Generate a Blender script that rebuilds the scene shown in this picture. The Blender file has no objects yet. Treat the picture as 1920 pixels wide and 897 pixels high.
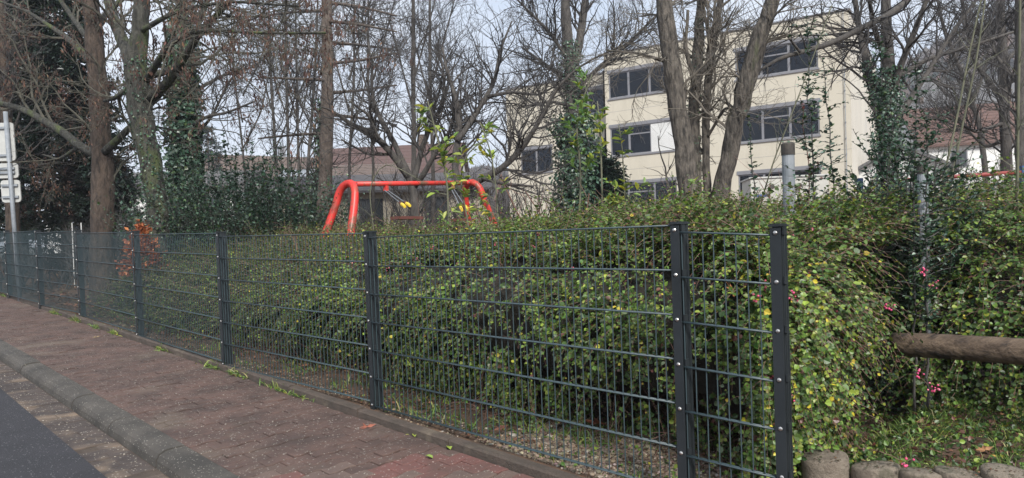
import bpy, math, random
import numpy as np
from mathutils import Vector
rng = np.random.default_rng(11); random.seed(11)
S = bpy.context.scene; COL = S.collection
R = math.radians
# ---------------------------------------------------------------- camera
CH = 1.25; F = 1331.0; PITCH = .025; ROLL = .037; CY = 493.0
_cr, _sr, _cp, _sp = math.cos(ROLL), math.sin(ROLL), math.cos(PITCH), math.sin(PITCH)
FW = np.array([0, _cp, -_sp]); _up = np.array([0, _sp, _cp]); _rt = np.array([1., 0, 0])
RT = _rt*_cr - _up*_sr; UP = _up*_cr + _rt*_sr
CAM = np.array([0, 0, CH])
cd = bpy.data.cameras.new('camera'); cam = bpy.data.objects.new('camera', cd); COL.objects.link(cam)
from mathutils import Matrix
cam.matrix_world = Matrix(((RT[0], UP[0], -FW[0], 0), (RT[1], UP[1], -FW[1], 0), (RT[2], UP[2], -FW[2], CH), (0, 0, 0, 1)))
cd.sensor_width = 36; cd.lens = 36*F/1920; cd.shift_y = (CY-448.5)/1920; cd.clip_end = 3000; cd.clip_start = .05
S.camera = cam
# ---------------------------------------------------------------- world, sun, exposure
W = bpy.data.worlds.new('World'); S.world = W; W.use_nodes = True
SUN_EL, SUN_AZ = 40, 166          # azimuth clockwise from +Y
nt = W.node_tree; bg = nt.nodes['Background']; bg.inputs['Strength'].default_value = .1
sky = nt.nodes.new('ShaderNodeTexSky'); sky.sky_type = 'NISHITA'; sky.sun_disc = False
sky.sun_elevation = R(SUN_EL); sky.sun_rotation = R(SUN_AZ)
tc = nt.nodes.new('ShaderNodeTexCoord'); mp = nt.nodes.new('ShaderNodeMapping'); mp.inputs['Scale'].default_value = (1.2, 1.2, 3.5)
no = nt.nodes.new('ShaderNodeTexNoise'); no.inputs['Scale'].default_value = 2.4; no.inputs['Detail'].default_value = 6
cr = nt.nodes.new('ShaderNodeValToRGB'); cr.color_ramp.elements[0].position = .3; cr.color_ramp.elements[1].position = .72
cr.color_ramp.elements[0].color = (2.75, 3.25, 4.0, 1); cr.color_ramp.elements[1].color = (4.9, 5.1, 5.4, 1)
mx = nt.nodes.new('ShaderNodeMixRGB'); mx.inputs[0].default_value = .93
nt.links.new(tc.outputs['Generated'], mp.inputs[0]); nt.links.new(mp.outputs[0], no.inputs[0]); nt.links.new(no.outputs[0], cr.inputs[0])
nt.links.new(sky.outputs[0], mx.inputs[1]); nt.links.new(cr.outputs[0], mx.inputs[2]); nt.links.new(mx.outputs[0], bg.inputs[0])
sl = bpy.data.lights.new('sun', 'SUN'); sl.energy = 2.3; sl.angle = R(10); sl.color = (1, .965, .91)
so = bpy.data.objects.new('sun', sl); COL.objects.link(so)
_a = R(SUN_AZ); _sd = Vector((math.sin(_a)*math.cos(R(SUN_EL)), math.cos(_a)*math.cos(R(SUN_EL)), math.sin(R(SUN_EL))))
so.rotation_euler = _sd.to_track_quat('Z', 'Y').to_euler()
S.view_settings.view_transform = 'Standard'; S.view_settings.look = 'None'; S.view_settings.gamma = 1
S.view_settings.exposure = 1.22
S.render.engine = 'CYCLES'; S.cycles.max_bounces = 6; S.cycles.transparent_max_bounces = 8
S.cycles.use_denoising = True
# ---------------------------------------------------------------- placing helpers
def ray(x, y): return FW + RT*(x-960)/F + UP*(CY-y)/F
def at(x, y, Z): return CAM + ray(x, y)*Z          # point seen at photo pixel (x, y), Z metres along the view
P0 = np.array([.735, 3.17]); EV = np.array([-.70, .714]); EV /= np.linalg.norm(EV); NV = np.array([-EV[1], EV[0]])
def sd(p): q = np.asarray(p)[..., :2]-P0; return q@EV, -(q@NV)          # along the fence, distance behind it
def ss(x, a, b): t = np.clip((x-a)/(b-a), 0, 1); return t*t*(3-2*t)
def slope(s): return .04*np.clip(s, -5, 20)
def XY(s, d): s = np.asarray(s, float)[..., None]; d = np.asarray(d, float)[..., None]; return P0 + EV*s - NV*d
def vnoise(x, y, seed=0):                           # cheap smooth value noise
    x = np.asarray(x, float); y = np.asarray(y, float)
    xi = np.floor(x).astype(np.int64); yi = np.floor(y).astype(np.int64); fx = x-xi; fy = y-yi
    fx = fx*fx*(3-2*fx); fy = fy*fy*(3-2*fy)
    def h(a, b):
        n = (a*374761393 + b*668265263 + seed*1442695041) & 0xffffffff
        n = ((n ^ (n >> 13))*1274126177) & 0xffffffff
        return ((n ^ (n >> 16)) & 0xffff)/65535.
    return (h(xi, yi)*(1-fx)+h(xi+1, yi)*fx)*(1-fy)+(h(xi, yi+1)*(1-fx)+h(xi+1, yi+1)*fx)*fy
def terrain(p):
    s, d = sd(p)
    z = .015 + slope(s) + .7*ss(d, .5, 2.8)*ss(s, 6, 12) + 1.3*ss(d, 6, 30)
    z = z + .17*ss(-s, .25, .55)*ss(d, .45, .62)
    return z + (.05*(vnoise(p[..., 0]*1.3, p[..., 1]*1.3, 3)-.5)+.02*(vnoise(p[..., 0]*7, p[..., 1]*7, 4)-.5))*ss(d, .0, .4)
def terr1(x, y): return float(terrain(np.array([x, y])))
# ---------------------------------------------------------------- mesh helpers
def mk(name, V, Fs, mat=None, parent=None, col=None, smooth=False, org=None, kind=None):
    """Fs: list of int arrays (n,k). col: per-vertex rgb. V in world space."""
    V = np.asarray(V, float).reshape(-1, 3)
    if org is None and parent is not None: org = np.array(parent.get('_o', (0, 0, 0)))
    if org is not None: V = V-np.asarray(org)
    if isinstance(Fs, np.ndarray): Fs = [Fs]
    Fs = [np.asarray(f, np.int32) for f in Fs if len(f)]
    me = bpy.data.meshes.new(name)
    me.vertices.add(len(V)); me.vertices.foreach_set('co', V.astype(np.float32).ravel())
    lv = np.concatenate([f.ravel() for f in Fs]); lt = np.concatenate([np.full(len(f), f.shape[1], np.int32) for f in Fs])
    me.loops.add(len(lv)); me.loops.foreach_set('vertex_index', lv)
    me.polygons.add(len(lt)); me.polygons.foreach_set('loop_start', np.concatenate([[0], np.cumsum(lt)[:-1]]).astype(np.int32))
    me.polygons.foreach_set('loop_total', lt)
    me.polygons.foreach_set('use_smooth', np.full(len(lt), bool(smooth)))
    if col is not None:
        a = me.color_attributes.new('tint', 'FLOAT_COLOR', 'POINT')
        c = np.ones((len(V), 4), np.float32); c[:, :3] = col; a.data.foreach_set('color', c.ravel())
    me.update(calc_edges=True)
    if mat: me.materials.append(mat)
    o = bpy.data.objects.new(name, me); COL.objects.link(o)
    if parent is not None:
        o.parent = parent
        if org is not None:
            po = np.array(parent.get('_o', (0, 0, 0))); o.location = Vector(np.asarray(org)-po)
    elif org is not None: o.location = Vector(org)
    if kind: o['kind'] = kind
    return o
def tag(o, label, cat=None, group=None):
    o['label'] = label
    if cat: o['category'] = cat
    if group: o['group'] = group
    return o
def thing(name, label, cat, loc, group=None):
    o = bpy.data.objects.new(name, None); COL.objects.link(o); o.location = Vector(loc); o.empty_display_size = .1
    o['_o'] = [float(v) for v in loc]; return tag(o, label, cat, group)
class G:
    """collects geometry"""
    def __init__(s): s.V = []; s.F = {}; s.C = []; s.n = 0
    def add(s, V, F, col=None):
        V = np.asarray(V, float).reshape(-1, 3)
        if isinstance(F, (list, tuple)) and len(F) and isinstance(F[0], (list, tuple)):
            for f in F: s.F.setdefault(len(f), []).append(np.array([f])+s.n)
        else:
            for f in (F if isinstance(F, list) else [F]):
                f = np.asarray(f)
                if len(f): s.F.setdefault(f.shape[1], []).append(f+s.n)
        s.V.append(V); s.n += len(V)
        if col is not None: s.C.append(np.broadcast_to(col, (len(V), 3)))
    def build(s, name, mat=None, parent=None, **k):
        if not s.n: return None
        c = np.concatenate(s.C) if s.C and sum(len(x) for x in s.C) == s.n else None
        return mk(name, np.concatenate(s.V), [np.concatenate(f) for f in s.F.values()], mat, parent, col=c, **k)
    def box(s, c, size, yaw=0, ax=None):
        c = np.asarray(c, float); h = np.asarray(size, float)/2
        if ax is None:
            ca, sa = math.cos(yaw), math.sin(yaw); ax = np.array([[ca, sa, 0], [-sa, ca, 0], [0, 0, 1]])
        v = np.array([[x, y, z] for z in (-1, 1) for y in (-1, 1) for x in (-1, 1)])*h
        s.add(v@np.asarray(ax)+c, [[0, 2, 3, 1], [4, 5, 7, 6], [0, 1, 5, 4], [2, 6, 7, 3], [0, 4, 6, 2], [1, 3, 7, 5]]); return s
    def tube(s, P, r, n=8, cap=True, wob=0):
        V, Fq = tubes(np.asarray(P, float)[None], np.broadcast_to(np.asarray(r, float), (len(P),))[None], n)
        if wob:
            k = np.repeat(np.asarray(P, float), n, 0); dv = V-k
            f = 1+wob*(vnoise(V[:, 2]*4+V[:, 0]*9, V[:, 1]*9+V[:, 2]*1.5, 5)-.5)*2
            V = k+dv*f[:, None]
        s.add(V, Fq)
        if cap:
            b = s.n-len(V); K = len(P)
            s.F.setdefault(n, []).append(np.array([list(range(b+n-1, b-1, -1)), list(range(b+(K-1)*n, b+K*n))]))
        return s
def nrm(v): return v/np.maximum(np.linalg.norm(v, axis=-1, keepdims=True), 1e-9)
def tubes(P, r, n):
    """P (N,K,3), r (N,K) -> verts, quads"""
    N, K, _ = P.shape
    T = np.empty_like(P); T[:, 1:-1] = P[:, 2:]-P[:, :-2]; T[:, 0] = P[:, 1]-P[:, 0]; T[:, -1] = P[:, -1]-P[:, -2]; T = nrm(T)
    m = nrm(P[:, -1]-P[:, 0]); ref = np.where(np.abs(m[:, 2:3]) > .75, np.array([[1., .02, 0]]), np.array([[0, 0.02, 1.]]))
    U = nrm(ref[:, None]-T*(T*ref[:, None]).sum(-1, keepdims=True)); B = np.cross(T, U)
    a = np.arange(n)*2*np.pi/n
    V = P[:, :, None]+r[:, :, None, None]*(U[:, :, None]*np.cos(a)[:, None]+B[:, :, None]*np.sin(a)[:, None])
    idx = np.arange(N*K*n).reshape(N, K, n); nx = np.roll(idx, -1, 2)
    Q = np.stack([idx[:, :-1], nx[:, :-1], nx[:, 1:], idx[:, 1:]], -1).reshape(-1, 4)
    return V.reshape(-1, 3), Q
def resamp(P, K):
    P = np.asarray(P, float); L = np.concatenate([[0], np.cumsum(np.linalg.norm(np.diff(P[:, :3], axis=0), axis=1))])
    # smooth interpolation through the points
    t = np.linspace(0, L[-1], K); out = np.stack([np.interp(t, L, P[:, i]) for i in range(P.shape[1])], 1)
    for _ in range(2): out[1:-1] = .25*out[:-2]+.5*out[1:-1]+.25*out[2:]
    return out
def leaves(P, D, Nn, size, col, hi=True, w=.34):
    """leaf cloud: base points, direction, normal, size, colour"""
    N = len(P); D = nrm(D); X = nrm(np.cross(D, Nn)); Z = np.cross(X, D); s = np.broadcast_to(size, (N,))[:, None, None]
    if hi: T = np.array([[0, 0, 0], [-w, .3, .12], [-w*.85, .68, .1], [0, 1, -.05], [w*.85, .68, .1], [w, .3, .12]]); q = np.array([[0, 3, 2, 1], [0, 5, 4, 3]])
    else: T = np.array([[0, 0, 0], [-w, .5, .1], [0, 1, 0], [w, .5, .1]]); q = np.array([[0, 2, 1], [0, 3, 2]])
    V = P[:, None]+s*(X[:, None]*T[:, 0:1]+D[:, None]*T[:, 1:2]+Z[:, None]*T[:, 2:3])
    k = len(T); Fq = (np.arange(N)*k)[:, None, None]+q
    return V.reshape(-1, 3), Fq.reshape(-1, q.shape[1]), np.repeat(col, k, 0)
def pick(cols, w, N, jit=.15):
    cols = np.array(cols, float); w = np.array(w, float); c = cols[rng.choice(len(cols), N, p=w/w.sum())]
    return c*(1+jit*rng.standard_normal((N, 1)))*(1+.06*rng.standard_normal((N, 3)))
# ---------------------------------------------------------------- materials
def mat(name, base, rough=.7, var=None, scale=4, bump=0, bscale=30, metal=0, attr=False, stretch=(1, 1, 1), trans=0, spec=.5, var2=None, pos2=(.55, .7), scale2=2, detail=5, rotz=0):
    m = bpy.data.materials.new(name); m.use_nodes = True; n = m.node_tree; b = n.nodes['Principled BSDF']; L = n.links.new
    b.inputs['Base Color'].default_value = (*base, 1); b.inputs['Roughness'].default_value = rough; b.inputs['Metallic'].default_value = metal
    b.inputs['Specular IOR Level'].default_value = spec
    c = n.nodes.new('ShaderNodeNewGeometry'); mpn = n.nodes.new('ShaderNodeMapping'); mpn.inputs['Scale'].default_value = stretch; mpn.inputs['Rotation'].default_value = (0, 0, -rotz); L(c.outputs['Position'], mpn.inputs[0])
    out = None
    if attr:
        a = n.nodes.new('ShaderNodeAttribute'); a.attribute_name = 'tint'; out = a.outputs['Color']
    def noise(sc, det=detail):
        t = n.nodes.new('ShaderNodeTexNoise'); t.inputs['Scale'].default_value = sc; t.inputs['Detail'].default_value = det; t.inputs['Roughness'].default_value = .65; L(mpn.outputs[0], t.inputs[0]); return t.outputs[0]
    def ramp(src, a, bb):
        r = n.nodes.new('ShaderNodeMapRange'); r.inputs['From Min'].default_value = a; r.inputs['From Max'].default_value = bb; L(src, r.inputs['Value']); return r.outputs[0]
    def mix(fac, A, B):
        x = n.nodes.new('ShaderNodeMixRGB'); L(fac, x.inputs[0])
        for s, v in ((1, A), (2, B)):
            if isinstance(v, tuple): x.inputs[s].default_value = (*v, 1)
            else: L(v, x.inputs[s])
        return x.outputs[0]
    if var: out = mix(ramp(noise(scale), .35, .65), out if out else base, var)
    if var2: out = mix(ramp(noise(scale2), *pos2), out if out else base, var2)
    if out: L(out, b.inputs['Base Color'])
    if bump:
        bn = n.nodes.new('ShaderNodeBump'); bn.inputs['Strength'].default_value = bump; bn.inputs['Distance'].default_value = .05 if 'bark' in name else .02; L(noise(bscale, 6), bn.inputs['Height']); L(bn.outputs[0], b.inputs['Normal'])
    if trans:
        tn = n.nodes.new('ShaderNodeBsdfTranslucent'); ms = n.nodes.new('ShaderNodeMixShader'); ms.inputs[0].default_value = trans
        if out: L(out, tn.inputs[0])
        else: tn.inputs[0].default_value = (*base, 1)
        L(b.outputs[0], ms.inputs[1]); L(tn.outputs[0], ms.inputs[2]); L(ms.outputs[0], n.nodes['Material Output'].inputs[0])
    m['_h'] = 1
    return m
LEAF = mat('leaf', (.08, .12, .03), .42, attr=True, trans=.28, spec=.5)
LEAFD = mat('dark_leaf', (.03, .05, .03), .38, attr=True, trans=.12, spec=.5)
DRY = mat('dry_leaf', (.25, .12, .06), .7, attr=True, trans=.2)
TWIG = mat('twig_bark', (.10, .085, .07), .85, var=(.17, .15, .12), scale=6)
TWIGD = mat('dark_twig_bark', (.035, .032, .031), .85, var=(.07, .064, .06), scale=5)
TWIGG = mat('green_twig_bark', (.042, .040, .030), .8, var=(.095, .088, .066), scale=9)
CANE = mat('pale_cane_bark', (.085, .09, .055), .8, var=(.14, .135, .09), scale=9)
TWIGR = mat('reddish_twig_bark', (.13, .06, .045), .7, var=(.2, .12, .09), scale=8)
BARK_BR = mat('brown_bark', (.028, .021, .017), .9, var=(.10, .072, .054), scale=7, bump=1, bscale=9, stretch=(2.6, 2.6, .8), var2=(.09, .105, .035), pos2=(.62, .78), scale2=1.1)
BARK_GR = mat('grey_green_bark', (.018, .018, .015), .9, var=(.085, .082, .068), scale=8, bump=1, bscale=11, stretch=(2.6, 2.6, .7), var2=(.08, .105, .03), pos2=(.52, .66), scale2=1.3)
BARK_LT = mat('furrowed_pale_bark', (.024, .021, .018), .9, var=(.16, .138, .115), scale=7, bump=1, bscale=8, stretch=(3.2, 3.2, .8), var2=(.09, .10, .05), pos2=(.6, .75), scale2=1.4)
BARK_DK = mat('dark_bark', (.05, .045, .042), .9, var=(.10, .09, .08), scale=6, bump=.8, bscale=10, stretch=(2.5, 2.5, .6))
BARK_PN = mat('pine_bark', (.07, .055, .047), .9, var=(.15, .12, .10), scale=7, bump=1, bscale=12, stretch=(2, 2, .8))
ANTH = mat('anthracite_powder_coat', (.018, .022, .025), .5, spec=.3, var=(.026, .031, .035), scale=3, bump=.08, bscale=180)
ANTHROD = mat('dark_green_grey_wire', (.040, .062, .070), .38)
STEEL = mat('bolt_steel', (.6, .58, .55), .3, metal=1)
GALV = mat('galvanised_steel', (.20, .22, .24), .6, var=(.29, .31, .335), scale=9, metal=.1)
SIGNB = mat('sign_back_aluminium', (.42, .42, .40), .55, var=(.52, .52, .49), scale=5, metal=.15)
RED = mat('red_paint_weathered', (.72, .035, .03), .42, var=(.60, .05, .035), scale=4, var2=(.15, .085, .05), pos2=(.48, .66), scale2=5)
YEL = mat('yellow_plastic', (.75, .55, .05), .5)
BRN = mat('brown_rubber', (.12, .04, .03), .6)
LOG = mat('weathered_log', (.06, .040, .027), .85, var=(.155, .11, .075), scale=4, bump=1, bscale=6, stretch=(.35, 5, 5), rotz=R(135), var2=(.025, .018, .014), pos2=(.55, .66), scale2=3)
CONC = mat('old_concrete', (.16, .13, .10), .9, var=(.26, .22, .17), scale=7, bump=.8, bscale=45, var2=(.055, .052, .032), pos2=(.5, .66), scale2=7)
PLAS = mat('cream_render', (.54, .495, .40), .9, var=(.575, .53, .435), scale=.6, bump=.3, bscale=30, var2=(.46, .42, .335), pos2=(.50, .76), scale2=1.2, stretch=(1, 1, .25))
FRAME = mat('grey_window_frame', (.20, .20, .215), .5)
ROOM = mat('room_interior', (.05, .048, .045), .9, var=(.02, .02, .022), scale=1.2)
WHITEW = mat('white_wall', (.74, .74, .72), .85, var=(.66, .66, .64), scale=1)
BLUE = mat('blue_paint', (.04, .09, .22), .5)
BERRY = mat('pink_berry', (.62, .07, .17), .35, attr=True)
def glass():
    m = bpy.data.materials.new('window_glass'); m.use_nodes = True; n = m.node_tree; n.nodes.remove(n.nodes['Principled BSDF']); L = n.links.new
    t = n.nodes.new('ShaderNodeBsdfTransparent'); t.inputs[0].default_value = (.30, .36, .42, 1); g = n.nodes.new('ShaderNodeBsdfGlossy'); g.inputs['Roughness'].default_value = .03; g.inputs['Color'].default_value = (.62, .68, .78, 1)
    fr = n.nodes.new('ShaderNodeFresnel'); fr.inputs[0].default_value = 1.5; x = n.nodes.new('ShaderNodeMixShader')
    L(fr.outputs[0], x.inputs[0]); L(t.outputs[0], x.inputs[1]); L(g.outputs[0], x.inputs[2]); L(x.outputs[0], n.nodes['Material Output'].inputs[0]); return m
GLASS = glass()
def speckled(name, base, dark, speck, thr, sscale, extra=None):
    """mottled aggregate surface with pale stone flecks"""
    m = mat(name, base, .85, var=dark, scale=3.5, bump=.5, bscale=90)
    n = m.node_tree; b = n.nodes['Principled BSDF']; L = n.links.new; src = b.inputs['Base Color'].links[0].from_socket
    c = n.nodes.new('ShaderNodeNewGeometry')
    if extra:
        t = n.nodes.new('ShaderNodeTexNoise'); t.inputs['Scale'].default_value = extra[1]; t.inputs['Detail'].default_value = 6; L(c.outputs['Position'], t.inputs[0])
        r = n.nodes.new('ShaderNodeMapRange'); r.inputs[1].default_value = extra[2]; r.inputs[2].default_value = extra[3]; L(t.outputs[0], r.inputs[0])
        x = n.nodes.new('ShaderNodeMixRGB'); L(r.outputs[0], x.inputs[0]); L(src, x.inputs[1]); x.inputs[2].default_value = (*extra[0], 1); src = x.outputs[0]
    v = n.nodes.new('ShaderNodeTexVoronoi'); v.inputs['Scale'].default_value = sscale; L(c.outputs['Position'], v.inputs[0])
    sp = n.nodes.new('ShaderNodeSeparateColor'); L(v.outputs['Color'], sp.inputs[0])
    g = n.nodes.new('ShaderNodeMath'); g.operation = 'GREATER_THAN'; g.inputs[1].default_value = thr; L(sp.outputs[0], g.inputs[0])
    d = n.nodes.new('ShaderNodeMath'); d.operation = 'LESS_THAN'; dm = n.nodes.new('ShaderNodeMath'); dm.operation = 'MULTIPLY'; dm.inputs[1].default_value = .6; L(sp.outputs[1], dm.inputs[0]); L(dm.outputs[0], d.inputs[1]); L(v.outputs['Distance'], d.inputs[0])
    mu = n.nodes.new('ShaderNodeMath'); mu.operation = 'MULTIPLY'; L(g.outputs[0], mu.inputs[0]); L(d.outputs[0], mu.inputs[1])
    x = n.nodes.new('ShaderNodeMixRGB'); L(mu.outputs[0], x.inputs[0]); L(src, x.inputs[1]); x.inputs[2].default_value = (*speck, 1); L(x.outputs[0], b.inputs['Base Color']); return m
PAVE = speckled('grimy_paver', (.115, .070, .057), (.060, .040, .034), (.26, .235, .2), .84, 95, ((.13, .10, .078), 1.7, .54, .75))
PAVER = speckled('red_paver', (.17, .072, .062), (.11, .062, .052), (.36, .30, .26), .9, 120)
PAVET = speckled('tan_paver', (.16, .11, .088), (.11, .075, .064), (.38, .34, .28), .88, 120)
KERB = speckled('kerb_concrete', (.085, .075, .064), (.042, .038, .033), (.24, .22, .19), .86, 110)
GUT = speckled('gutter_paver', (.085, .065, .055), (.045, .035, .032), (.38, .34, .28), .86, 90, ((.19, .14, .10), 2.6, .52, .68))
ASPH = speckled('asphalt', (.032, .031, .036), (.023, .023, .027), (.17, .17, .17), .9, 120)
EDGE = mat('edging_concrete', (.10, .075, .06), .9, var=(.055, .045, .036), scale=6, bump=.7, bscale=60, var2=(.17, .135, .10), pos2=(.55, .7), scale2=3)
SOIL = mat('dark_soil', (.055, .040, .032), .95, var=(.095, .072, .055), scale=5, bump=1, bscale=30, var2=(.05, .06, .025), pos2=(.6, .75), scale2=1.2)
GRAV = mat('pebble_stone', (.25, .2, .15), .8, attr=True)
GRASS = mat('grass_blade', (.1, .15, .04), .5, attr=True, trans=.25)
# ================================================================ GROUND, ROAD, PAVEMENT
def struct(o): o['kind'] = 'structure'; return o
def sheet(name, ss_, ds_, zf, m, **k):
    A, B = np.meshgrid(ss_, ds_, indexing='ij'); P = XY(A, B); z = zf(P, A, B)
    V = np.concatenate([P, z[..., None]], -1).reshape(-1, 3); i = np.arange(A.size).reshape(A.shape)
    Q = np.stack([i[:-1, :-1], i[1:, :-1], i[1:, 1:], i[:-1, 1:]], -1).reshape(-1, 4)[:, ::-1]
    return mk(name, V, Q, m, smooth=True, **k)
dgr = np.concatenate([[-900, -200, -60, -12, -1, -.08], np.arange(-.02, 3, .08), np.arange(3, 12, .4), np.arange(12, 60, 3), [80, 120, 200, 400, 900]])
sgr = np.concatenate([[-900, -300, -100, -40, -20, -10, -5, -3], np.arange(-2, 8, .1), np.arange(8, 20, .4), [22, 25, 30, 36, 45, 60, 100, 200, 500, 1200]])
LITTER = mat('litter_covered_soil', (.055, .038, .028), .95, var=(.13, .075, .045), scale=9, bump=1, bscale=25, var2=(.045, .055, .02), pos2=(.58, .75), scale2=.9)
struct(sheet('ground', sgr, dgr, lambda P, A, B: np.where(B > -.05, terrain(P), -.3+slope(A)), LITTER))
sg = np.concatenate([[-60, -20, -8, -4], np.arange(-3, 20, .5), [22, 30, 45, 80]])
struct(sheet('road', sg, np.array([-9, -7, -5, -3.5, -2.4, -1.9, -1.585]), lambda P, A, B: slope(A)-.135+0*B, ASPH))
def ribbon(name, prof, s0, s1, m, parent=None, gap=.003, jit=0, rows=2, **k):
    """closed profile [(t, z)] swept along the fence direction"""
    prof = np.array(prof); n = len(prof); s_ = np.linspace(s0+gap, s1-gap, rows); V = []
    for s in s_:
        p = XY(np.full(n, s), -prof[:, 0]); V.append(np.column_stack([p, prof[:, 1]+slope(s)+jit]))
    V = np.concatenate(V); g = G(); F = []
    for r in range(rows-1): F += [[r*n+i, r*n+(i+1) % n, (r+1)*n+(i+1) % n, (r+1)*n+i] for i in range(n)]
    g.add(V, F); g.F.setdefault(n, []).append(np.array([list(range(n-1, -1, -1)), list(range((rows-1)*n, rows*n))]))
    return g.build(name, m, parent, **k)
walk = struct(ribbon('sidewalk', [(.06, -.034), (1.13, -.069), (1.13, -.2), (.06, -.2)], -6, 24, SOIL, rows=40))
kerb = struct(ribbon('kerb', [(1.125, -.09), (1.30, -.17), (1.30, -.3), (1.125, -.3)], -6, 24, SOIL, rows=30))
gutter = struct(ribbon('gutter', [(1.31, -.152), (1.59, -.152), (1.59, -.3), (1.31, -.3)], -6, 24, SOIL, rows=30))
edging = struct(ribbon('pavement_edging', [(.012, .0), (.075, -.06), (.075, -.2), (.012, -.2)], -.6, 24, SOIL, rows=30))
kp = [(1.132, -.052), (1.215, -.053), (1.255, -.060), (1.285, -.076), (1.303, -.105), (1.310, -.16), (1.310, -.25), (1.132, -.25)]
s = -3.1
while s < 22:
    o = ribbon('kerb_stone', kp, s, s+1.0, KERB, kerb, gap=.009, jit=rng.normal(0, .003)); s += 1.0
ep = [(.004, .030), (.012, .040), (.066, .038), (.076, .028), (.078, -.15), (.004, -.15)]
s = -.42
while s < 22:
    o = ribbon('edging_stone', ep, s, s+1.0, EDGE, edging, gap=.006, jit=rng.normal(0, .005)); s += 1.0
def tilted(s, t, z, tilt_t=0, spin=0):
    X = np.array([*NV, -tilt_t]); Y = np.array([*EV, .04 if s < 20 else 0]); X = X/np.linalg.norm(X); Y = Y/np.linalg.norm(Y); Z = np.cross(X, Y)
    if Z[2] < 0: Z = -Z
    p = XY(s, -t); return np.array([[X[0], Y[0], Z[0], p[0]], [X[1], Y[1], Z[1], p[1]], [X[2], Y[2], Z[2], z+slope(s)], [0, 0, 0, 1]])
def paver_geo(t0, t1, pitch, amp, per, g=.0018, h=.05):
    ts = np.linspace(t0, t1, max(3, int(round((t1-t0)/(per/4)))+1)); zz = lambda t: amp*np.round(np.sin(2*np.pi*t/per), 3)
    tt = np.clip(ts, t0+g, t1-g)
    lo = [(t, zz(u)-pitch/2+g) for t, u in zip(tt, ts)]; hi = [(t, zz(u)+pitch/2-g) for t, u in zip(tt, ts)][::-1]
    ring = np.array(lo+hi); c = ring.mean(0); n = len(ring); c = np.array([(t0+t1)/2, 0])
    ins = ring-np.sign(ring-c)*.0055
    V = np.concatenate([np.column_stack([ring, np.full(n, -h)]), np.column_stack([ring, np.full(n, -.004)]), np.column_stack([ins, np.zeros(n)])])
    F4 = np.array([[a*n+i, a*n+(i+1) % n, (a+1)*n+(i+1) % n, (a+1)*n+i] for a in (0, 1) for i in range(n)])
    k = len(tt); top = np.array([[2*n+i, 2*n+i+1, 2*n+2*k-2-i, 2*n+2*k-1-i] for i in range(k-1)])
    return V-np.array([c[0], 0, 0]), np.concatenate([F4, top]), c[0]
def in_view(p, mar=40):
    r = p-CAM; z = r@FW
    if z < .1: return None
    x = 960+F*(r@RT)/z; y = CY-F*(r@UP)/z
    return z if -mar < x < 1920+mar and -mar < y < 897+mar else None
def pave(parent, t0, t1, per, pitch, s0, s1, z0, tiltt, nm, pickm, amp=.010, limit=290):
    cells = []; i = 0; s = s0
    while s < s1:
        edges = [t0]; a = t0+(per/2 if i % 2 else per)
        while a < t1-.02: edges.append(a); a += per
        edges.append(t1)
        for a, b in zip(edges[:-1], edges[1:]): cells.append((s, a-t0, b-t0))
        s += pitch; i += 1
    info = []
    for (s, a, b) in cells:
        tm = t0+(a+b)/2; p = XY(s, -tm); zz = z0-tiltt*(tm-t0)+slope(s)
        z = in_view(np.array([*p, zz])); info.append(((z if z else 99)+(0 if (b-a) > per*.4 else .3), s, a, b, tm))
    info.sort(key=lambda q: q[0]); cache = {}; rest = {}
    for k, (z, s, a, b, tm) in enumerate(info):
        m = pickm(s, tm)
        if k < limit and z < 90:
            key = (round(a % per, 3), round(b-a, 3), m.name)
            if key not in cache:
                V, Fq, c = paver_geo(a, b, pitch, amp, per); o = mk(nm, V, Fq, m); cache[key] = o.data; COL.objects.unlink(o); bpy.data.objects.remove(o)
            o = bpy.data.objects.new(nm, cache[key]); COL.objects.link(o); o.parent = parent
            M = tilted(s, tm, z0-tiltt*(tm-t0)+rng.normal(0, .0026), tiltt+rng.normal(0, .006)); o.matrix_local = Matrix(M.tolist())
        else:
            g = rest.setdefault(m.name, (G(), m))[0]; V, Fq, c = paver_geo(a, b, pitch, amp, per)
            M = tilted(s, tm, z0-tiltt*(tm-t0)+rng.normal(0, .0026), tiltt); g.add(V@M[:3, :3].T+M[:3, 3], Fq)
    for g, m in rest.values(): g.build(nm, m, parent, kind='stuff')
def pm(s, t):
    if s < 1.5+.5*(t-.1)+rng.normal(0, .07): return PAVER if rng.random() < .45 else PAVET
    return PAVE
pave(walk, .080, 1.130, .175, .100, -1.2, 20, -.018, .033, 'paver', pm)
pave(gutter, 1.315, 1.583, .268, .112, -1, 20, -.146, .0, 'gutter_paver', lambda s, t: GUT, limit=160)
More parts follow.
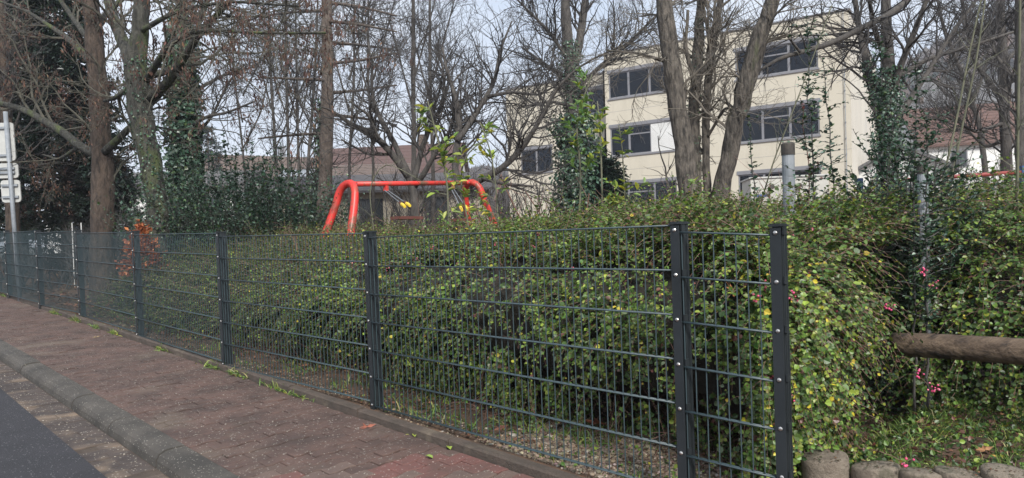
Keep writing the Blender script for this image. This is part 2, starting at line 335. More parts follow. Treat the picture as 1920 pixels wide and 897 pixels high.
# ================================================================ FENCE
bases = [(1.08, 2.89, .05), (.738, 3.17, .08), (-1.022, 5.04, .14), (-2.725, 6.625, .23), (-4.50, 8.47, .34), (-6.365, 10.415, .46), (-7.94, 11.895, .55), (-9.775, 13.745, .65), (-11.55, 15.53, .74)]
fence = thing('mesh_fence', 'anthracite double-wire mesh fence with bolted steel posts along the pavement', 'fence', (bases[1][0], bases[1][1], .03))
FO = np.array(fence['_o'])
BZ = [.2*i for i in range(7)]
def local_fr(i):
    a = np.array(bases[max(i-1, 0)][:2]); b = np.array(bases[min(i+1, len(bases)-1)][:2]); e = (b-a)/np.linalg.norm(b-a); return e, np.array([e[1], -e[0]])*-1
def pbox(g, o, e, w, u0, u1, v0, v1, z0, z1):   # u along fence, v behind the fence
    V = []
    for z in (z0, z1):
        for v in (v0, v1):
            for u in (u0, u1): V.append([o[0]+e[0]*u+w[0]*v, o[1]+e[1]*u+w[1]*v, z])
    g.add(V, [[0, 2, 3, 1], [4, 5, 7, 6], [0, 1, 5, 4], [2, 6, 7, 3], [0, 4, 6, 2], [1, 3, 7, 5]])
bolt_me = None
for i, (x, y, z) in enumerate(bases):
    e, _ = local_fr(i); w = np.array([e[1], -e[0]])
    if w@(-NV) < 0: w = -w
    o2 = np.array([x, y]); po = np.array([x, y, z-.08]); top = z+1.2+.035
    g = G(); pbox(g, o2, e, w, -.02, .02, .006, .066, z-.15, top)
    pbox(g, o2, e, w, -.0225, -.0203, .018, .026, z-.15, top-.002); pbox(g, o2, e, w, -.0225, -.0203, .046, .054, z-.15, top-.002)
    p = g.build('fence_post', ANTH, fence, org=po); p['_o'] = [float(v) for v in po]
    g = G(); pbox(g, o2, e, w, -.0215, .0215, -.0165, -.0085, z-.1, top-.004); g.build('cover_strip', ANTH, p, org=po)
    g = G(); pbox(g, o2, e, w, -.026, .026, -.021, .071, top, top+.008); pbox(g, o2, e, w, -.022, .022, -.017, .067, top+.008, top+.012); g.build('post_cap', ANTH, p, org=po)
    for zb in BZ:
        zz = z+zb+.01
        c = np.array([*(o2-w*.0165), zz])
        if bolt_me is None:
            a = np.linspace(0, 2*np.pi, 9)[:-1]; V = []
            for rr, d in ((.0095, 0), (.009, .002), (.0065, .0045), (.003, .0055)): V += [[rr*math.cos(q), -d, rr*math.sin(q)] for q in a]
            bolt_me = mk('bolt', V, [np.array([[k*8+j, k*8+(j+1) % 8, (k+1)*8+(j+1) % 8, (k+1)*8+j] for k in range(3) for j in range(8)]), np.array([[24+j for j in range(8)]])], STEEL); bm_ = bolt_me.data; bpy.data.objects.remove(bolt_me); bolt_me = bm_
        b = bpy.data.objects.new('bolt', bolt_me); COL.objects.link(b); b.parent = p; b.location = Vector(c-po); b.rotation_euler = (0, 0, math.atan2(w[1], w[0])-math.pi/2)
        g = G(); pbox(g, o2, e, w, -.030, -.0228, -.002, .026, zz-.008, zz+.022); g.build('clamp', ANTH, p, org=po)
def bar(g, a, b, r, n=6): g.tube([a, b], [r, r], n)
for i in range(len(bases)-1):
    A = np.array(bases[i]); B = np.array(bases[i+1]); st = .03 if i else 0
    a = A+[0, 0, st]; e = (B-A)[:2]; e = e/np.linalg.norm(e); w = np.array([e[1], -e[0]])
    if w@(-NV) < 0: w = -w
    pan = bpy.data.objects.new('mesh_panel', None); COL.objects.link(pan); pan.parent = fence; pan.location = Vector(A-FO); pan['_o'] = [float(v) for v in A]
    Lh = np.linalg.norm((B-A)[:2]); w3 = np.array([*w, 0])
    for zb in BZ:
        for q in (-.0072, .0072):
            g = G(); bar(g, a+[e[0]*.0, e[1]*.0, zb]+w3*(q-.001), B+[0, 0, zb]+w3*(q-.001), .0042); g.build('horizontal_bar', ANTHROD, pan, smooth=True)
    nr = int(round(Lh/.05)); far = G()
    for k in range(nr):
        u = (k+.5)/nr; p = a*(1-u)+B*u
        if u*Lh < .02 or (1-u)*Lh < .02: continue
        tgt = G() if i < 6 else far
        bar(tgt, p+w3*-.001+[0, 0, -.015], p+w3*-.001+[0, 0, 1.203], .0031, 5)
        if i < 6: tgt.build('vertical_rod', ANTHROD, pan)
    if far.n: far.build('vertical_rod', ANTHROD, pan, kind='stuff')
# ================================================================ BUILDINGS
def frame3(o, u, h):                     # axes: u along, n outward, z up
    u = np.array([*nrm(np.array(u, float)), 0]); return np.asarray(o, float), u, np.asarray([*h, 0], float)
def obox(g, fr, u0, u1, n0, n1, z0, z1):
    o, u, n = fr; V = [o+u*a+n*b+np.array([0, 0, z]) for z in (z0, z1) for b in (n0, n1) for a in (u0, u1)]
    g.add(V, [[0, 2, 3, 1], [4, 5, 7, 6], [0, 1, 5, 4], [2, 6, 7, 3], [0, 4, 6, 2], [1, 3, 7, 5]])
def wall_grid(g, fr, us, zs, holes, thick=.3):
    """outer skin with real openings and reveals"""
    o, u, n = fr; P = lambda a, b, z: o+u*a+n*b+np.array([0, 0, z])
    for i in range(len(us)-1):
        for j in range(len(zs)-1):
            a, b, c, d = us[i], us[i+1], zs[j], zs[j+1]; mid = ((a+b)/2, (c+d)/2)
            if any(h[0] < mid[0] < h[1] and h[2] < mid[1] < h[3] for h in holes): continue
            g.add([P(a, 0, c), P(b, 0, c), P(b, 0, d), P(a, 0, d)], [[0, 1, 2, 3]])
    for (a, b, c, d) in holes:
        for q in ([P(a, 0, c), P(b, 0, c), P(b, -thick, c), P(a, -thick, c)], [P(a, 0, d), P(a, -thick, d), P(b, -thick, d), P(b, 0, d)],
                  [P(a, 0, c), P(a, -thick, c), P(a, -thick, d), P(a, 0, d)], [P(b, 0, c), P(b, 0, d), P(b, -thick, d), P(b, -thick, c)]): g.add(q, [[0, 1, 2, 3]])
def win(parent, fr, a, b, c, d, splits, transom=None, blind=None, sill=True):
    g = G(); fw = .075
    obox(g, fr, a, b, -.14, -.04, d-fw, d); obox(g, fr, a, b, -.14, -.04, c, c+fw); obox(g, fr, a, a+fw, -.139, -.041, c+fw, d-fw); obox(g, fr, b-fw, b, -.139, -.041, c+fw, d-fw)
    for s_ in splits: obox(g, fr, s_-.06, s_+.06, -.139, -.041, c+fw, d-fw)
    f = g.build('window', FRAME, parent)
    f['_o'] = parent['_o']; f.location = (0, 0, 0)
    edges = [a+fw]+[x for s_ in splits for x in (s_-.06, s_+.06)]+[b-fw]
    for k in range(0, len(edges), 2):
        u0, u1 = edges[k], edges[k+1]
        zt = d-fw
        if transom and k//2 in transom:
            zt = d-.52; g = G(); obox(g, fr, u0, u1, -.135, -.045, zt, zt+.07); g.build('transom', FRAME, f)
            g = G(); obox(g, fr, u0, u1, -.10, -.09, zt+.07, d-fw); g.build('pane', GLASS, f)
        g = G(); obox(g, fr, u0, u1, -.10, -.09, c+fw, zt); g.build('pane', GLASS, f)
    if blind:
        g = G(); z = d-.03
        while z > c+.04: obox(g, fr, blind[0], blind[1], -.035, -.012, z-.052, z); z -= .06
        g.build('roller_blind', WHITEW, f)
    g = G(); obox(g, fr, a-.06, b+.06, -.04, .06, c-.09, c-.01); g.build('sill', FRAME, f)
    g = G(); obox(g, fr, a-.06, b+.06, -.02, .03, d+.0, d+.2); g.build('blind_box', FRAME, f)
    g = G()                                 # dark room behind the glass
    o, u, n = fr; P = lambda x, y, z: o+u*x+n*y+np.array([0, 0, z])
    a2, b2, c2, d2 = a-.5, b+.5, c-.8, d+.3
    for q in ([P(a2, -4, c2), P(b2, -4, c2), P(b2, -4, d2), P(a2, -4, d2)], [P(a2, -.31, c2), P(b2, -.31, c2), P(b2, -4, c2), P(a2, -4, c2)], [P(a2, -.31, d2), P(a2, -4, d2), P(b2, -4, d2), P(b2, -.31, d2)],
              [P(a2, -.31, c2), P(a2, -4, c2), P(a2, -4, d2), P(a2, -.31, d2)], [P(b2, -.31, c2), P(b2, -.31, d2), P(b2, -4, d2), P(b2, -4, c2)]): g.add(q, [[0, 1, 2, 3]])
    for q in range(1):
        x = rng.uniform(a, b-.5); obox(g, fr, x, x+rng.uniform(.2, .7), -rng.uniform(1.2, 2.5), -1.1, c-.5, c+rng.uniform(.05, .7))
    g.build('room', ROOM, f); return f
BC = np.array([17., 36.]); BU = nrm(np.array([-.85, .527])); BN = np.array([-BU[1], BU[0]]);  BN = BN if BN@(-BC) > 0 else -BN
GZ = CH                                      # facade heights were measured from camera height
frm = frame3((*BC, 0), BU, BN)
school = thing('school_building', 'cream rendered three-storey flat-roofed building with grey strip windows', 'building', (*BC, 1.2))
rows = [(GZ+8.5, GZ+10.0), (GZ+5.08, GZ+6.75), (GZ+1.1, GZ+3.35)]
holes = [(1.12, 5.3, c, d) for c, d in rows]+[(8.75, 12.75, c, d) for c, d in rows[:2]]+[(8.75, 12.75, GZ+.4, GZ+3.35)]
g = G(); wall_grid(g, frm, sorted({-.35, 1.12, 5.3, 8.75, 12.75, 13.0}), sorted({-.5, *[v for h in holes for v in h[2:]], GZ+11.15}), holes)
sidn = nrm(np.array([.527, .85])); g2 = G(); o3 = np.array([*BC, 0]); c0 = o3+frm[1]*-.35
e0 = c0+np.array([*sidn, 0])*15
g.add([o3+frm[1]*13, o3+frm[1]*13-frm[2]*14, o3+frm[1]*13-frm[2]*14+[0, 0, GZ+11.15], o3+frm[1]*13+[0, 0, GZ+11.15]], [[0, 1, 2, 3]])
g.add([e0, e0+frm[1]*13, e0+frm[1]*13+[0, 0, GZ+11.15], e0+[0, 0, GZ+11.15]], [[0, 1, 2, 3]])
g.build('wall', PLAS, school)
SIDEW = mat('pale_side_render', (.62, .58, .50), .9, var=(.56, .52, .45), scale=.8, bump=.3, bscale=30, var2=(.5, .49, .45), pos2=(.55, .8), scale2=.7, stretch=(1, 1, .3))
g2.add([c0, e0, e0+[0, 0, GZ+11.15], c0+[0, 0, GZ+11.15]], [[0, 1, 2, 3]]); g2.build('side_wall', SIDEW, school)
g = G(); z = GZ+11.15; sd3 = np.array([*sidn, 0])
g.add([c0+[0, 0, z-.3], e0+[0, 0, z-.3], e0+frm[1]*13.35+[0, 0, z-.3], c0+frm[1]*13.35+[0, 0, z-.3]], [[0, 1, 2, 3]])
for k in (0,): obox(g, frm, -.42, 13.1, -.3, .07, z, z+.07); obox(g, frm, -.43, -.12, -15, -.31, z+.001, z+.068); obox(g, frm, 12.9, 13.11, -14, -.31, z+.001, z+.068)
g.build('roof', FRAME, school)
for zz in (GZ+7.7, GZ+4.2):
    g = G(); obox(g, frm, -.35, 13, .0, .003, zz, zz+.012); g.build('movement_joint', FRAME, school)
g = G(); g.tube([o3+frm[1]*-.1+frm[2]*.08+[0, 0, 1.2], o3+frm[1]*-.1+frm[2]*.08+[0, 0, GZ+11.1]], [.02, .02], 6)
for zz in np.arange(2, GZ+11, .8): obox(g, frm, -.13, -.07, .0, .1, zz, zz+.03)
g.build('lightning_conductor', GALV, school)
g = G(); obox(g, frm, 6.9, 6.93, 0, .008, 1.4, GZ+11.1); g.build('facade_joint', FRAME, school)
tr = [{1}, {1}, {1}]
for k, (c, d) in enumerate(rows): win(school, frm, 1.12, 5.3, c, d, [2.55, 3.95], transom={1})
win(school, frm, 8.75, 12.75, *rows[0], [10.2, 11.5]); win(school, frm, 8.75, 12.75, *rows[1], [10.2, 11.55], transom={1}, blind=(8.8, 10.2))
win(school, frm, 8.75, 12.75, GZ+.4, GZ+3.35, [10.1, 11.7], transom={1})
# recessed left wing
wf = frame3((*(BC-BN*1.6), 0), BU, BN); hw = [(13.6, 16.2, GZ+8.1, GZ+9.6), (13.3, 16.4, GZ+4.75, GZ+6.3), (17.6, 20, GZ+4.75, GZ+6.3), (13.6, 16.2, GZ+1.2, GZ+3.0)]
wing = thing('school_wing', 'lower cream wing set back at the left end of the three-storey building', 'building', (*(BC+BU*13-BN*1.6), 1.2))
g = G(); wall_grid(g, wf, sorted({13.0, *[v for h in hw for v in h[:2]], 21.0}), sorted({-.5, *[v for h in hw for v in h[2:]], GZ+10.5}), hw)
q = np.array([*(BC-BN*1.6), 0])+wf[1]*21; g.add([q, q-wf[2]*12, q-wf[2]*12+[0, 0, GZ+10.5], q+[0, 0, GZ+10.5]], [[0, 1, 2, 3]])
g.build('wall', PLAS, wing); g = G(); obox(g, wf, 13.02, 21.07, -12, .07, GZ+10.5, GZ+10.57); g.build('roof', FRAME, wing)
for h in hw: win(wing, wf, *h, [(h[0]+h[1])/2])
# ---- houses
def tileroof(name, base, dark): return mat(name, base, .85, var=dark, scale=5, bump=.8, bscale=14, stretch=(1, 1, 3))
RT_RED = tileroof('red_roof_tile', (.11, .060, .052), (.075, .048, .042)); RT_OR = tileroof('orange_roof_tile', (.135, .072, .056), (.09, .055, .045)); RT_GR = tileroof('grey_roof_tile', (.09, .09, .095), (.14, .135, .13)); RT_BR = tileroof('brown_roof_tile', (.15, .105, .085), (.09, .07, .06))
def house(label, x, y, Z, yaw, w, d, h, rh, wm, rm, rel=None, wins=3, chim=True, over=.4, name='house', storeys=2, solar=False):
    """ridge along local u (length w); pixel x,y = middle of the eave line seen"""
    p = at(x, y, Z); ez = p[2]; ca, sa = math.cos(yaw), math.sin(yaw); u = np.array([ca, sa]); n = np.array([sa, -ca])
    fr = frame3((p[0], p[1], ez), u, n); t = thing(name, label, 'house', (p[0], p[1], ez-h))
    g = G(); obox(g, fr, -w/2, w/2, -d, 0, -h, 0)
    o, U, N = fr; P = lambda a, b, z: o+U*a+N*b+np.array([0, 0, z])
    for s_ in (-1, 1): g.add([P(s_*w/2, 0, 0), P(s_*w/2, -d, 0), P(s_*w/2, -d/2, rh)], [[0, 1, 2]])
    g.build('wall', wm, t)
    g = G(); W2 = w/2+over; k = rh/(d/2); th = .18
    for s_, yy in ((1, over), (-1, -d-over)):
        pr = [(yy, -over*k), (-d/2, rh+.02)]; nrow = 12 if Z < 70 else 4
        # courses of tiles, each lapping the next
        for r in range(nrow):
            f0, f1 = r/nrow, (r+1)/nrow; y0 = pr[0][0]*(1-f0)+pr[1][0]*f0; y1 = pr[0][0]*(1-f1)+pr[1][0]*f1; z0 = pr[0][1]*(1-f0)+pr[1][1]*f0; z1 = pr[0][1]*(1-f1)+pr[1][1]*f1
            V = [P(-W2, y0, z0+th), P(W2, y0, z0+th), P(W2, y1, z1+th-.03), P(-W2, y1, z1+th-.03), P(-W2, y0, z0+.02), P(W2, y0, z0+.02)]
            g.add(V, [[0, 1, 2, 3], [4, 5, 1, 0]])
        g.add([P(-W2, pr[0][0], pr[0][1]), P(W2, pr[0][0], pr[0][1]), P(W2, pr[1][0], pr[1][1]), P(-W2, pr[1][0], pr[1][1])], [[0, 1, 2, 3]])
        for e in (-W2, W2): g.add([P(e, pr[0][0], pr[0][1]), P(e, pr[0][0], pr[0][1]+th), P(e, pr[1][0], pr[1][1]+th), P(e, pr[1][0], pr[1][1])], [[0, 1, 2, 3]])
    rf = g.build('roof', rm, t); rf['_o'] = t['_o']; rf.location = (0, 0, 0)
    if chim:
        g = G(); obox(g, fr, w*.2, w*.2+.6, -d/2-.5, -d/2+.1, rh-.3, rh+1.0); obox(g, fr, w*.2-.05, w*.2+.65, -d/2-.55, -d/2+.15, rh+1.001, rh+1.1); g.build('chimney', LOG if wm is WHITEW else FRAME, rf)
    if solar:
        g = G()
        for q in range(3):
            f0, f1 = .2, .75; V = [P(a, over*(1-f)-d/2*f, -over*k*(1-f)+rh*f+th+.08) for f in (f0, f1) for a in (-w*.2+q*1.1, -w*.2+q*1.1+1.0)]
            g.add(V, [[0, 1, 3, 2]])
        g.build('roof_window', GALV, rf)
    for st in range(storeys):
        zt = -.6-st*2.7
        if zt-1.2 < -h: break
        for q in range(wins):
            a = -w/2+w*(q+.5)/wins-.55; g = G(); obox(g, fr, a, a+1.1, 0, .05, zt-1.2, zt); f = g.build('window', WHITEW if wm is not WHITEW else FRAME, t); f['_o'] = t['_o']; f.location = (0, 0, 0)
            for e in (0, 1): g = G(); obox(g, fr, a+.07+e*.5, a+.53+e*.5, .05, .055, zt-1.13, zt-.07); g.build('pane', DARKG, f)
    for s_ in (-1, 1):                     # gable windows
        g = G(); U2 = U*s_; fr2 = (o+U*(s_*w/2), -N, U2); obox(g, fr2, d/2-.5, d/2+.5, 0, .05, -1.9, -.7); f = g.build('window', FRAME, t); f['_o'] = t['_o']; f.location = (0, 0, 0)
        g = G(); obox(g, fr2, d/2-.42, d/2+.42, .05, .055, -1.82, -.78); g.build('pane', DARKG, f)
    return t
DARKG = mat('dark_window_glass', (.03, .035, .04), .08)
BEIGE = mat('beige_render', (.46, .41, .32), .9, var=(.38, .34, .27), scale=1)
house('white flat-gabled building with a grey roof edge seen between the left trunks', 262, 350, 34, R(8), 8.5, 9, 4.6, 1.0, WHITEW, RT_GR, wins=4, storeys=1, chim=False, over=.6)
house('beige gabled house with brown roof left of the tall pine trunk', 500, 356, 60, R(30), 10, 8, 6, 3.2, BEIGE, RT_BR, wins=3, solar=False)
house('long low beige building with grey-brown roof and skylights behind the slim trees', 585, 350, 48, R(4), 13, 8, 5, 1.7, BEIGE, RT_BR, wins=5, solar=True, chim=False)
house('house with a broad dark red tiled roof behind the swing frame', 715, 352, 64, R(-4), 13.5, 9, 5, 4.2, WHITEW, RT_RED, wins=4)
house('orange-red roofed cottage glimpsed behind the swing crossbar', 765, 348, 80, R(8), 10, 9, 5, 4.4, WHITEW, RT_OR, wins=3)
house('white house with brick-red tiled roof at the right edge', 1868, 262, 50, R(-14), 9.5, 8, 9, 3.0, WHITEW, RT_OR, wins=2, storeys=3)
house('dark grey roofed house above the red-roofed one on the hillside', 1850, 190, 110, R(-10), 17, 9, 6, 4.2, BEIGE, RT_GR, wins=4)
house('small white garden house with pale gable low at the right', 1775, 318, 38, R(62), 4, 4.4, 3.2, 1.2, WHITEW, RT_GR, wins=1, chim=False, storeys=1)
house('brown roofed house half hidden by bare branches right of the ivy tree', 1735, 282, 58, R(5), 9, 8, 6, 3.0, BEIGE, RT_BR, wins=3)
house('grey roofed house higher up the slope, left of the hillside group', 1745, 218, 105, R(12), 9, 8, 5, 2.5, WHITEW, RT_GR, wins=3)
house('tiny white house under the wooded ridge beside the thin greenish stems', 1790, 176, 150, R(-20), 9, 8, 5, 3, WHITEW, RT_GR, wins=3)
# grey shed / wall behind swings
g = G(); fr = frame3(at(730, 400, 24), (1, .1), (.1, -1)); sh = thing('long_shed', 'long low beige shed with a dark felt roof behind the swing frame', 'shed', fr[0]-[0, 0, .9])
obox(g, fr, -3.9, 3.4, -3, 0, -1, .75); g.build('wall', BEIGE, sh); g = G()
V = [fr[0]+fr[1]*a+fr[2]*b+np.array([0, 0, z]) for a in (-4.2, 3.7) for b, z in ((.35, .68), (.35, .76), (-2.2, 1.55), (-3.3, 1.2), (-3.3, 1.1))]
g.add(V, [[0, 1, 2, 3, 4], [5, 9, 8, 7, 6], [0, 5, 6, 1], [1, 6, 7, 2], [2, 7, 8, 3], [3, 8, 9, 4], [4, 9, 5, 0]]); g.build('roof', mat('dark_felt', (.06, .055, .06), .9, var=(.09, .085, .085)), sh)
for a in (-3.3, -1, 1.2):
    g = G(); obox(g, fr, a, a+.8, 0, .03, -.6, .5); g.build('door' if a == -1 else 'window', DARKG, sh)
# hill
def hillz(x, y):
    a = np.degrees(np.arctan2(x, y)); r = np.hypot(x, y)
    ridge = np.interp(a, [-60, -20, -14, -8, -2, 3, 10, 22, 27, 31, 36, 45, 60, 80], [8, 6, 8, 22, 34, 22, 12, 14, 62, 74, 84, 100, 110, 110])
    return 1.5+ridge*ss(r, 90, 420)*(1+.10*(vnoise(x*.02, y*.02, 8)-.5))
ar = np.radians(np.linspace(-62, 82, 150)); rr = np.concatenate([np.linspace(85, 420, 26), [470, 600, 900]])
A, B = np.meshgrid(ar, rr, indexing='ij'); X = np.sin(A)*B; Y = np.cos(A)*B; Z = hillz(X, Y)
i = np.arange(A.size).reshape(A.shape); Q = np.stack([i[:-1, :-1], i[:-1, 1:], i[1:, 1:], i[1:, :-1]], -1).reshape(-1, 4)
struct(mk('hills', np.stack([X, Y, Z], -1).reshape(-1, 3), Q[:, ::-1], mat('hillside_ground', (.075, .065, .045), .95, var=(.05, .055, .03), scale=.05), smooth=True))
# far-off wood on the hill: thin bare crowns as one mass
N = 26000; a = np.radians(rng.uniform(-25, 62, N)); r = 110+rng.uniform(0, 1, N)**.7*330; x = np.sin(a)*r; y = np.cos(a)*r
ok = (hillz(x, y) > 9) | (rng.random(N) < .25); x, y, r = x[ok], y[ok], r[ok]; z = hillz(x, y)
hgt = rng.uniform(5, 12, len(x)); P = np.stack([x, y, z], -1)
Vs, Fq, Cc = leaves(P, np.stack([rng.normal(0, .12, len(x)), rng.normal(0, .12, len(x)), np.ones(len(x))], -1), rng.normal(0, 1, (len(x), 3)), hgt, pick([(.085, .065, .05), (.06, .05, .04), (.12, .085, .06), (.03, .045, .028)], [5, 4, 2, 1.5], len(x)), hi=False, w=.3)
WOOD = mat('far_wood', (.08, .06, .05), .95, attr=True); o = mk('hillside_wood', Vs, Fq, WOOD, col=Cc, kind='stuff'); tag(o, 'brown leafless wood covering the hill beyond the houses', 'woodland')
# ================================================================ PLAYGROUND AND STREET THINGS
def post_thing(name, label, cat, x, ytop, Z, r, capm=None, group=None, lean=(0, 0)):
    p = at(x, ytop, Z); zb = terr1(p[0], p[1]); t = thing(name, label, cat, (p[0], p[1], zb), group)
    g = G(); g.tube([[p[0]+lean[0], p[1]+lean[1], zb-.1], [p[0], p[1], p[2]-.09]], [r, r], 16); g.build('pole', GALV, t, smooth=False)
    if capm:
        g = G(); g.tube([[p[0], p[1], p[2]-.09], [p[0], p[1], p[2]-.01], [p[0], p[1], p[2]]], [r*1.1, r*1.1, r*.9], 16); g.build('cap', capm, t)
    return t
CAPM = mat('dark_pole_cap', (.03, .025, .025), .7, var=(.07, .06, .05), scale=20)
post_thing('steel_pole', 'bare galvanised steel pole with black cap standing behind the fence end', 'pole', 1477, 268, 5.2, .044, CAPM, 'galvanised poles in the hedge')
post_thing('steel_pole', 'galvanised steel pole overgrown by the shrub left of the log rail', 'pole', 1729, 300, 4.5, .031, CAPM, 'galvanised poles in the hedge')
# swing frame
Lp = at(655, 343, 10.5); Rp = at(882, 341, 12.6); dv = Rp-Lp; Ls = np.linalg.norm(dv[:2]); d2 = np.array([*(dv[:2]/Ls), 0]); p2 = np.array([d2[1], -d2[0], 0])
gz = terr1(*Lp[:2]); sw = thing('playground_swing', 'red tubular swing frame with faded paint rising over the hedge', 'swing frame', (*((Lp+Rp)/2)[:2], gz))
for tp, s_ in ((Lp, -1), (Rp, 1)):
    pts = []; hh = tp[2]-gz+.3
    for q in (-1, 1):
        leg = [tp+p2*q*(.155+.19*h)+d2*s_*(-.02+.36*h)-np.array([0, 0, h]) for h in np.linspace(.26, hh, 6)]; pts.append(leg)
    arc = [tp+p2*.205*math.sin(th)+np.array([0, 0, .20*math.cos(th)-.19])+d2*s_*.06*math.sin(th)**2 for th in np.linspace(-1.35, 1.35, 11)]
    P = resamp(np.array(pts[0][::-1]+arc+pts[1]), 56); g = G(); g.tube(P, .057, 14); g.build('hoop_leg', RED, sw, smooth=True)
g = G(); a = Lp+d2*.02-[0, 0, .02]; b = Rp-d2*.02-[0, 0, .02]; g.tube([a, b], [.038, .038], 14); g.build('crossbar', RED, sw, smooth=True)
for tp, s_ in ((a, 1), (b, -1)):
    c = tp+d2*s_*.07; g = G(); g.tube([c-d2*.035, c-d2*.03, c+d2*.03, c+d2*.035], [.039, .047, .047, .039], 14); g.build('collar', RED, sw, smooth=True)
    for q in (-1, 1):
        g = G(); c2 = c+p2*q*.046; g.tube([c2, c2+p2*q*.014], [.011, .010], 6); g.build('bolt', GALV, sw)
def swing(label, f, seatpx, Zs):
    top = a*(1-f)+b*f; s0 = at(*seatpx, Zs); t = thing('hanging_swing', label, 'swing', s0, 'swings hanging from the red frame')
    g = G(); obox(g, (top, d2, p2), -.03, .03, -.03, .03, -.11, -.03); g.build('hanger', RED, t)
    for q in (-1, 1):
        A0 = top+d2*q*.03-[0, 0, .1]; A1 = s0+p2*q*.05+[0, 0, .12]; n = 34; g = G()
        for k in range(n):
            c = A0*(1-(k+.5)/n)+A1*(k+.5)/n; tt = nrm(A1-A0); sv = nrm(np.cross(tt, [0, 0, 1.] if k % 2 else [1., 0, 0])); th = np.linspace(0, 2*np.pi, 7)
            g.tube([c+tt*.021*math.cos(x)+sv*.008*math.sin(x) for x in th], [.0035]*7, 4, cap=False)
        g.build('chain', GALV, t)
        e = nrm(A1-A0); g = G(); g.tube([A1, A1+e*.13], [.018, .022], 8); g.build('sleeve', BRN, t)
        g = G(); g.tube([A1+e*.13, A1+e*.2, A1+e*.34], [.024, .026, .02], 8); g.build('grip', YEL, t)
    e = nrm(s0-top); g = G(); obox(g, (s0+e*.3, d2, p2), -.22, .22, -.09, .09, -.02, .02); g.build('seat', BRN, t)
swing('left swing with chain and yellow grips drooping onto the hedge', .26, (755, 396), 9.9)
swing('right swing with yellow grips half buried in leaves by the far hoop', .83, (866, 398), 11.2)
# red climbing bar, far right
A0 = at(1650, 341, 13); A1 = at(1915, 323, 12); cf = thing('climbing_bar', 'horizontal red playground bar between blue posts at the far right', 'play equipment', (*((A0+A1)/2)[:2], terr1(*((A0+A1)/2)[:2])))
g = G(); g.tube([A0, A1], [.034, .036], 12); g.build('crossbar', mat('dull_red_paint', (.30, .05, .045), .5, var=(.2, .05, .04)), cf, smooth=True)
for (x, y, Zd, w) in ((1916, 312, 12, .07), (1612, 335, 13.2, .08)):
    p = at(x, y, Zd); g = G(); g.box([p[0], p[1], (p[2]+terr1(p[0], p[1]))/2], [w, w, p[2]-terr1(p[0], p[1])+.01], .3); g.build('post', BLUE, cf)
for x0, x1 in ((1878, 1890), (1880, 1862)):
    p = at(x0, 328, 12.1); q = at(x1, 372, 12.1); g = G(); g.tube([p, q], [.03, .03], 8); g.build('brace', SIGNB, cf)
# sign on pole, seen from behind
Zg = 13.2; pt = at(10, 210, Zg); pb = at(36, 545, Zg); zb = terr1(*pb[:2]); e = (pb-pt); pb = pt+e*((zb-.1-pt[2])/e[2])
sg_ = thing('road_sign', 'three grey road sign backs clamped to a leaning steel pole, left edge', 'sign', (pb[0], pb[1], zb))
g = G(); g.tube([pb, pt], [.037, .037], 12); g.build('pole', GALV, sg_, smooth=True)
ux = nrm(RT*[1, 1, 0]); nn = np.array([ux[1], -ux[0], 0]); tv = nrm(pt-pb); 
for (x0, x1, y0, y1) in ((-42, 28, 231, 303), (-30, 35, 307, 335), (3, 39, 338, 380)):
    cxy = at((x0+x1)/2, (y0+y1)/2, Zg+.07); w = (x1-x0)/F*Zg; h = (y1-y0)/F*Zg
    g = G(); r = .05; ring = []
    for cx, cz, a0 in ((w/2-r, h/2-r, 0), (-w/2+r, h/2-r, 90), (-w/2+r, -h/2+r, 180), (w/2-r, -h/2+r, 270)):
        for q in (0, 45, 90): ring.append((cx+r*math.cos(R(a0+q)), cz+r*math.sin(R(a0+q))))
    V = [cxy+ux*u_+tv*v_+nn*dd for dd in (.012, -.012) for u_, v_ in ring]; n = len(ring)
    g.add(V, [list(range(n)), list(range(2*n-1, n-1, -1))]+[[i, i+n, (i+1) % n+n, (i+1) % n] for i in range(n)]); pn = g.build('sign_panel', SIGNB, sg_)
    pn['_o'] = sg_['_o']; pn.location = (0, 0, 0)
    for vv in (h/2-.1, -h/2+.1):
        c = cxy+tv*vv+nn*.03; g = G(); g.add([c+ux*a_+tv*b_+nn*c_ for c_ in (-.016, .016) for b_ in (-.02, .02) for a_ in (-w*.42, w*.42)], [[0, 2, 3, 1], [4, 5, 7, 6], [0, 1, 5, 4], [2, 6, 7, 3], [0, 4, 6, 2], [1, 3, 7, 5]]); g.build('clamp_rail', GALV, pn)
# white marker stakes
for k, (x, lb) in enumerate(((134, 'left'), (151, 'right'))):
    p = at(x, 418, 14.6); zb = terr1(p[0], p[1]); t = thing('marker_stake', f'{lb} one of two short white stakes left of the reddish brown trunk', 'stake', (p[0], p[1], zb), 'white stakes behind the fence')
    g = G(); g.tube([[p[0], p[1], zb-.1], [p[0]+.01, p[1], p[2]-.02]], [.010, .010], 8); g.build('shaft', WHITEW, t); g = G(); g.tube([[p[0]+.01, p[1], p[2]-.02], [p[0]+.01, p[1], p[2]]], [.014, .009], 8); g.build('tip', SIGNB, t)
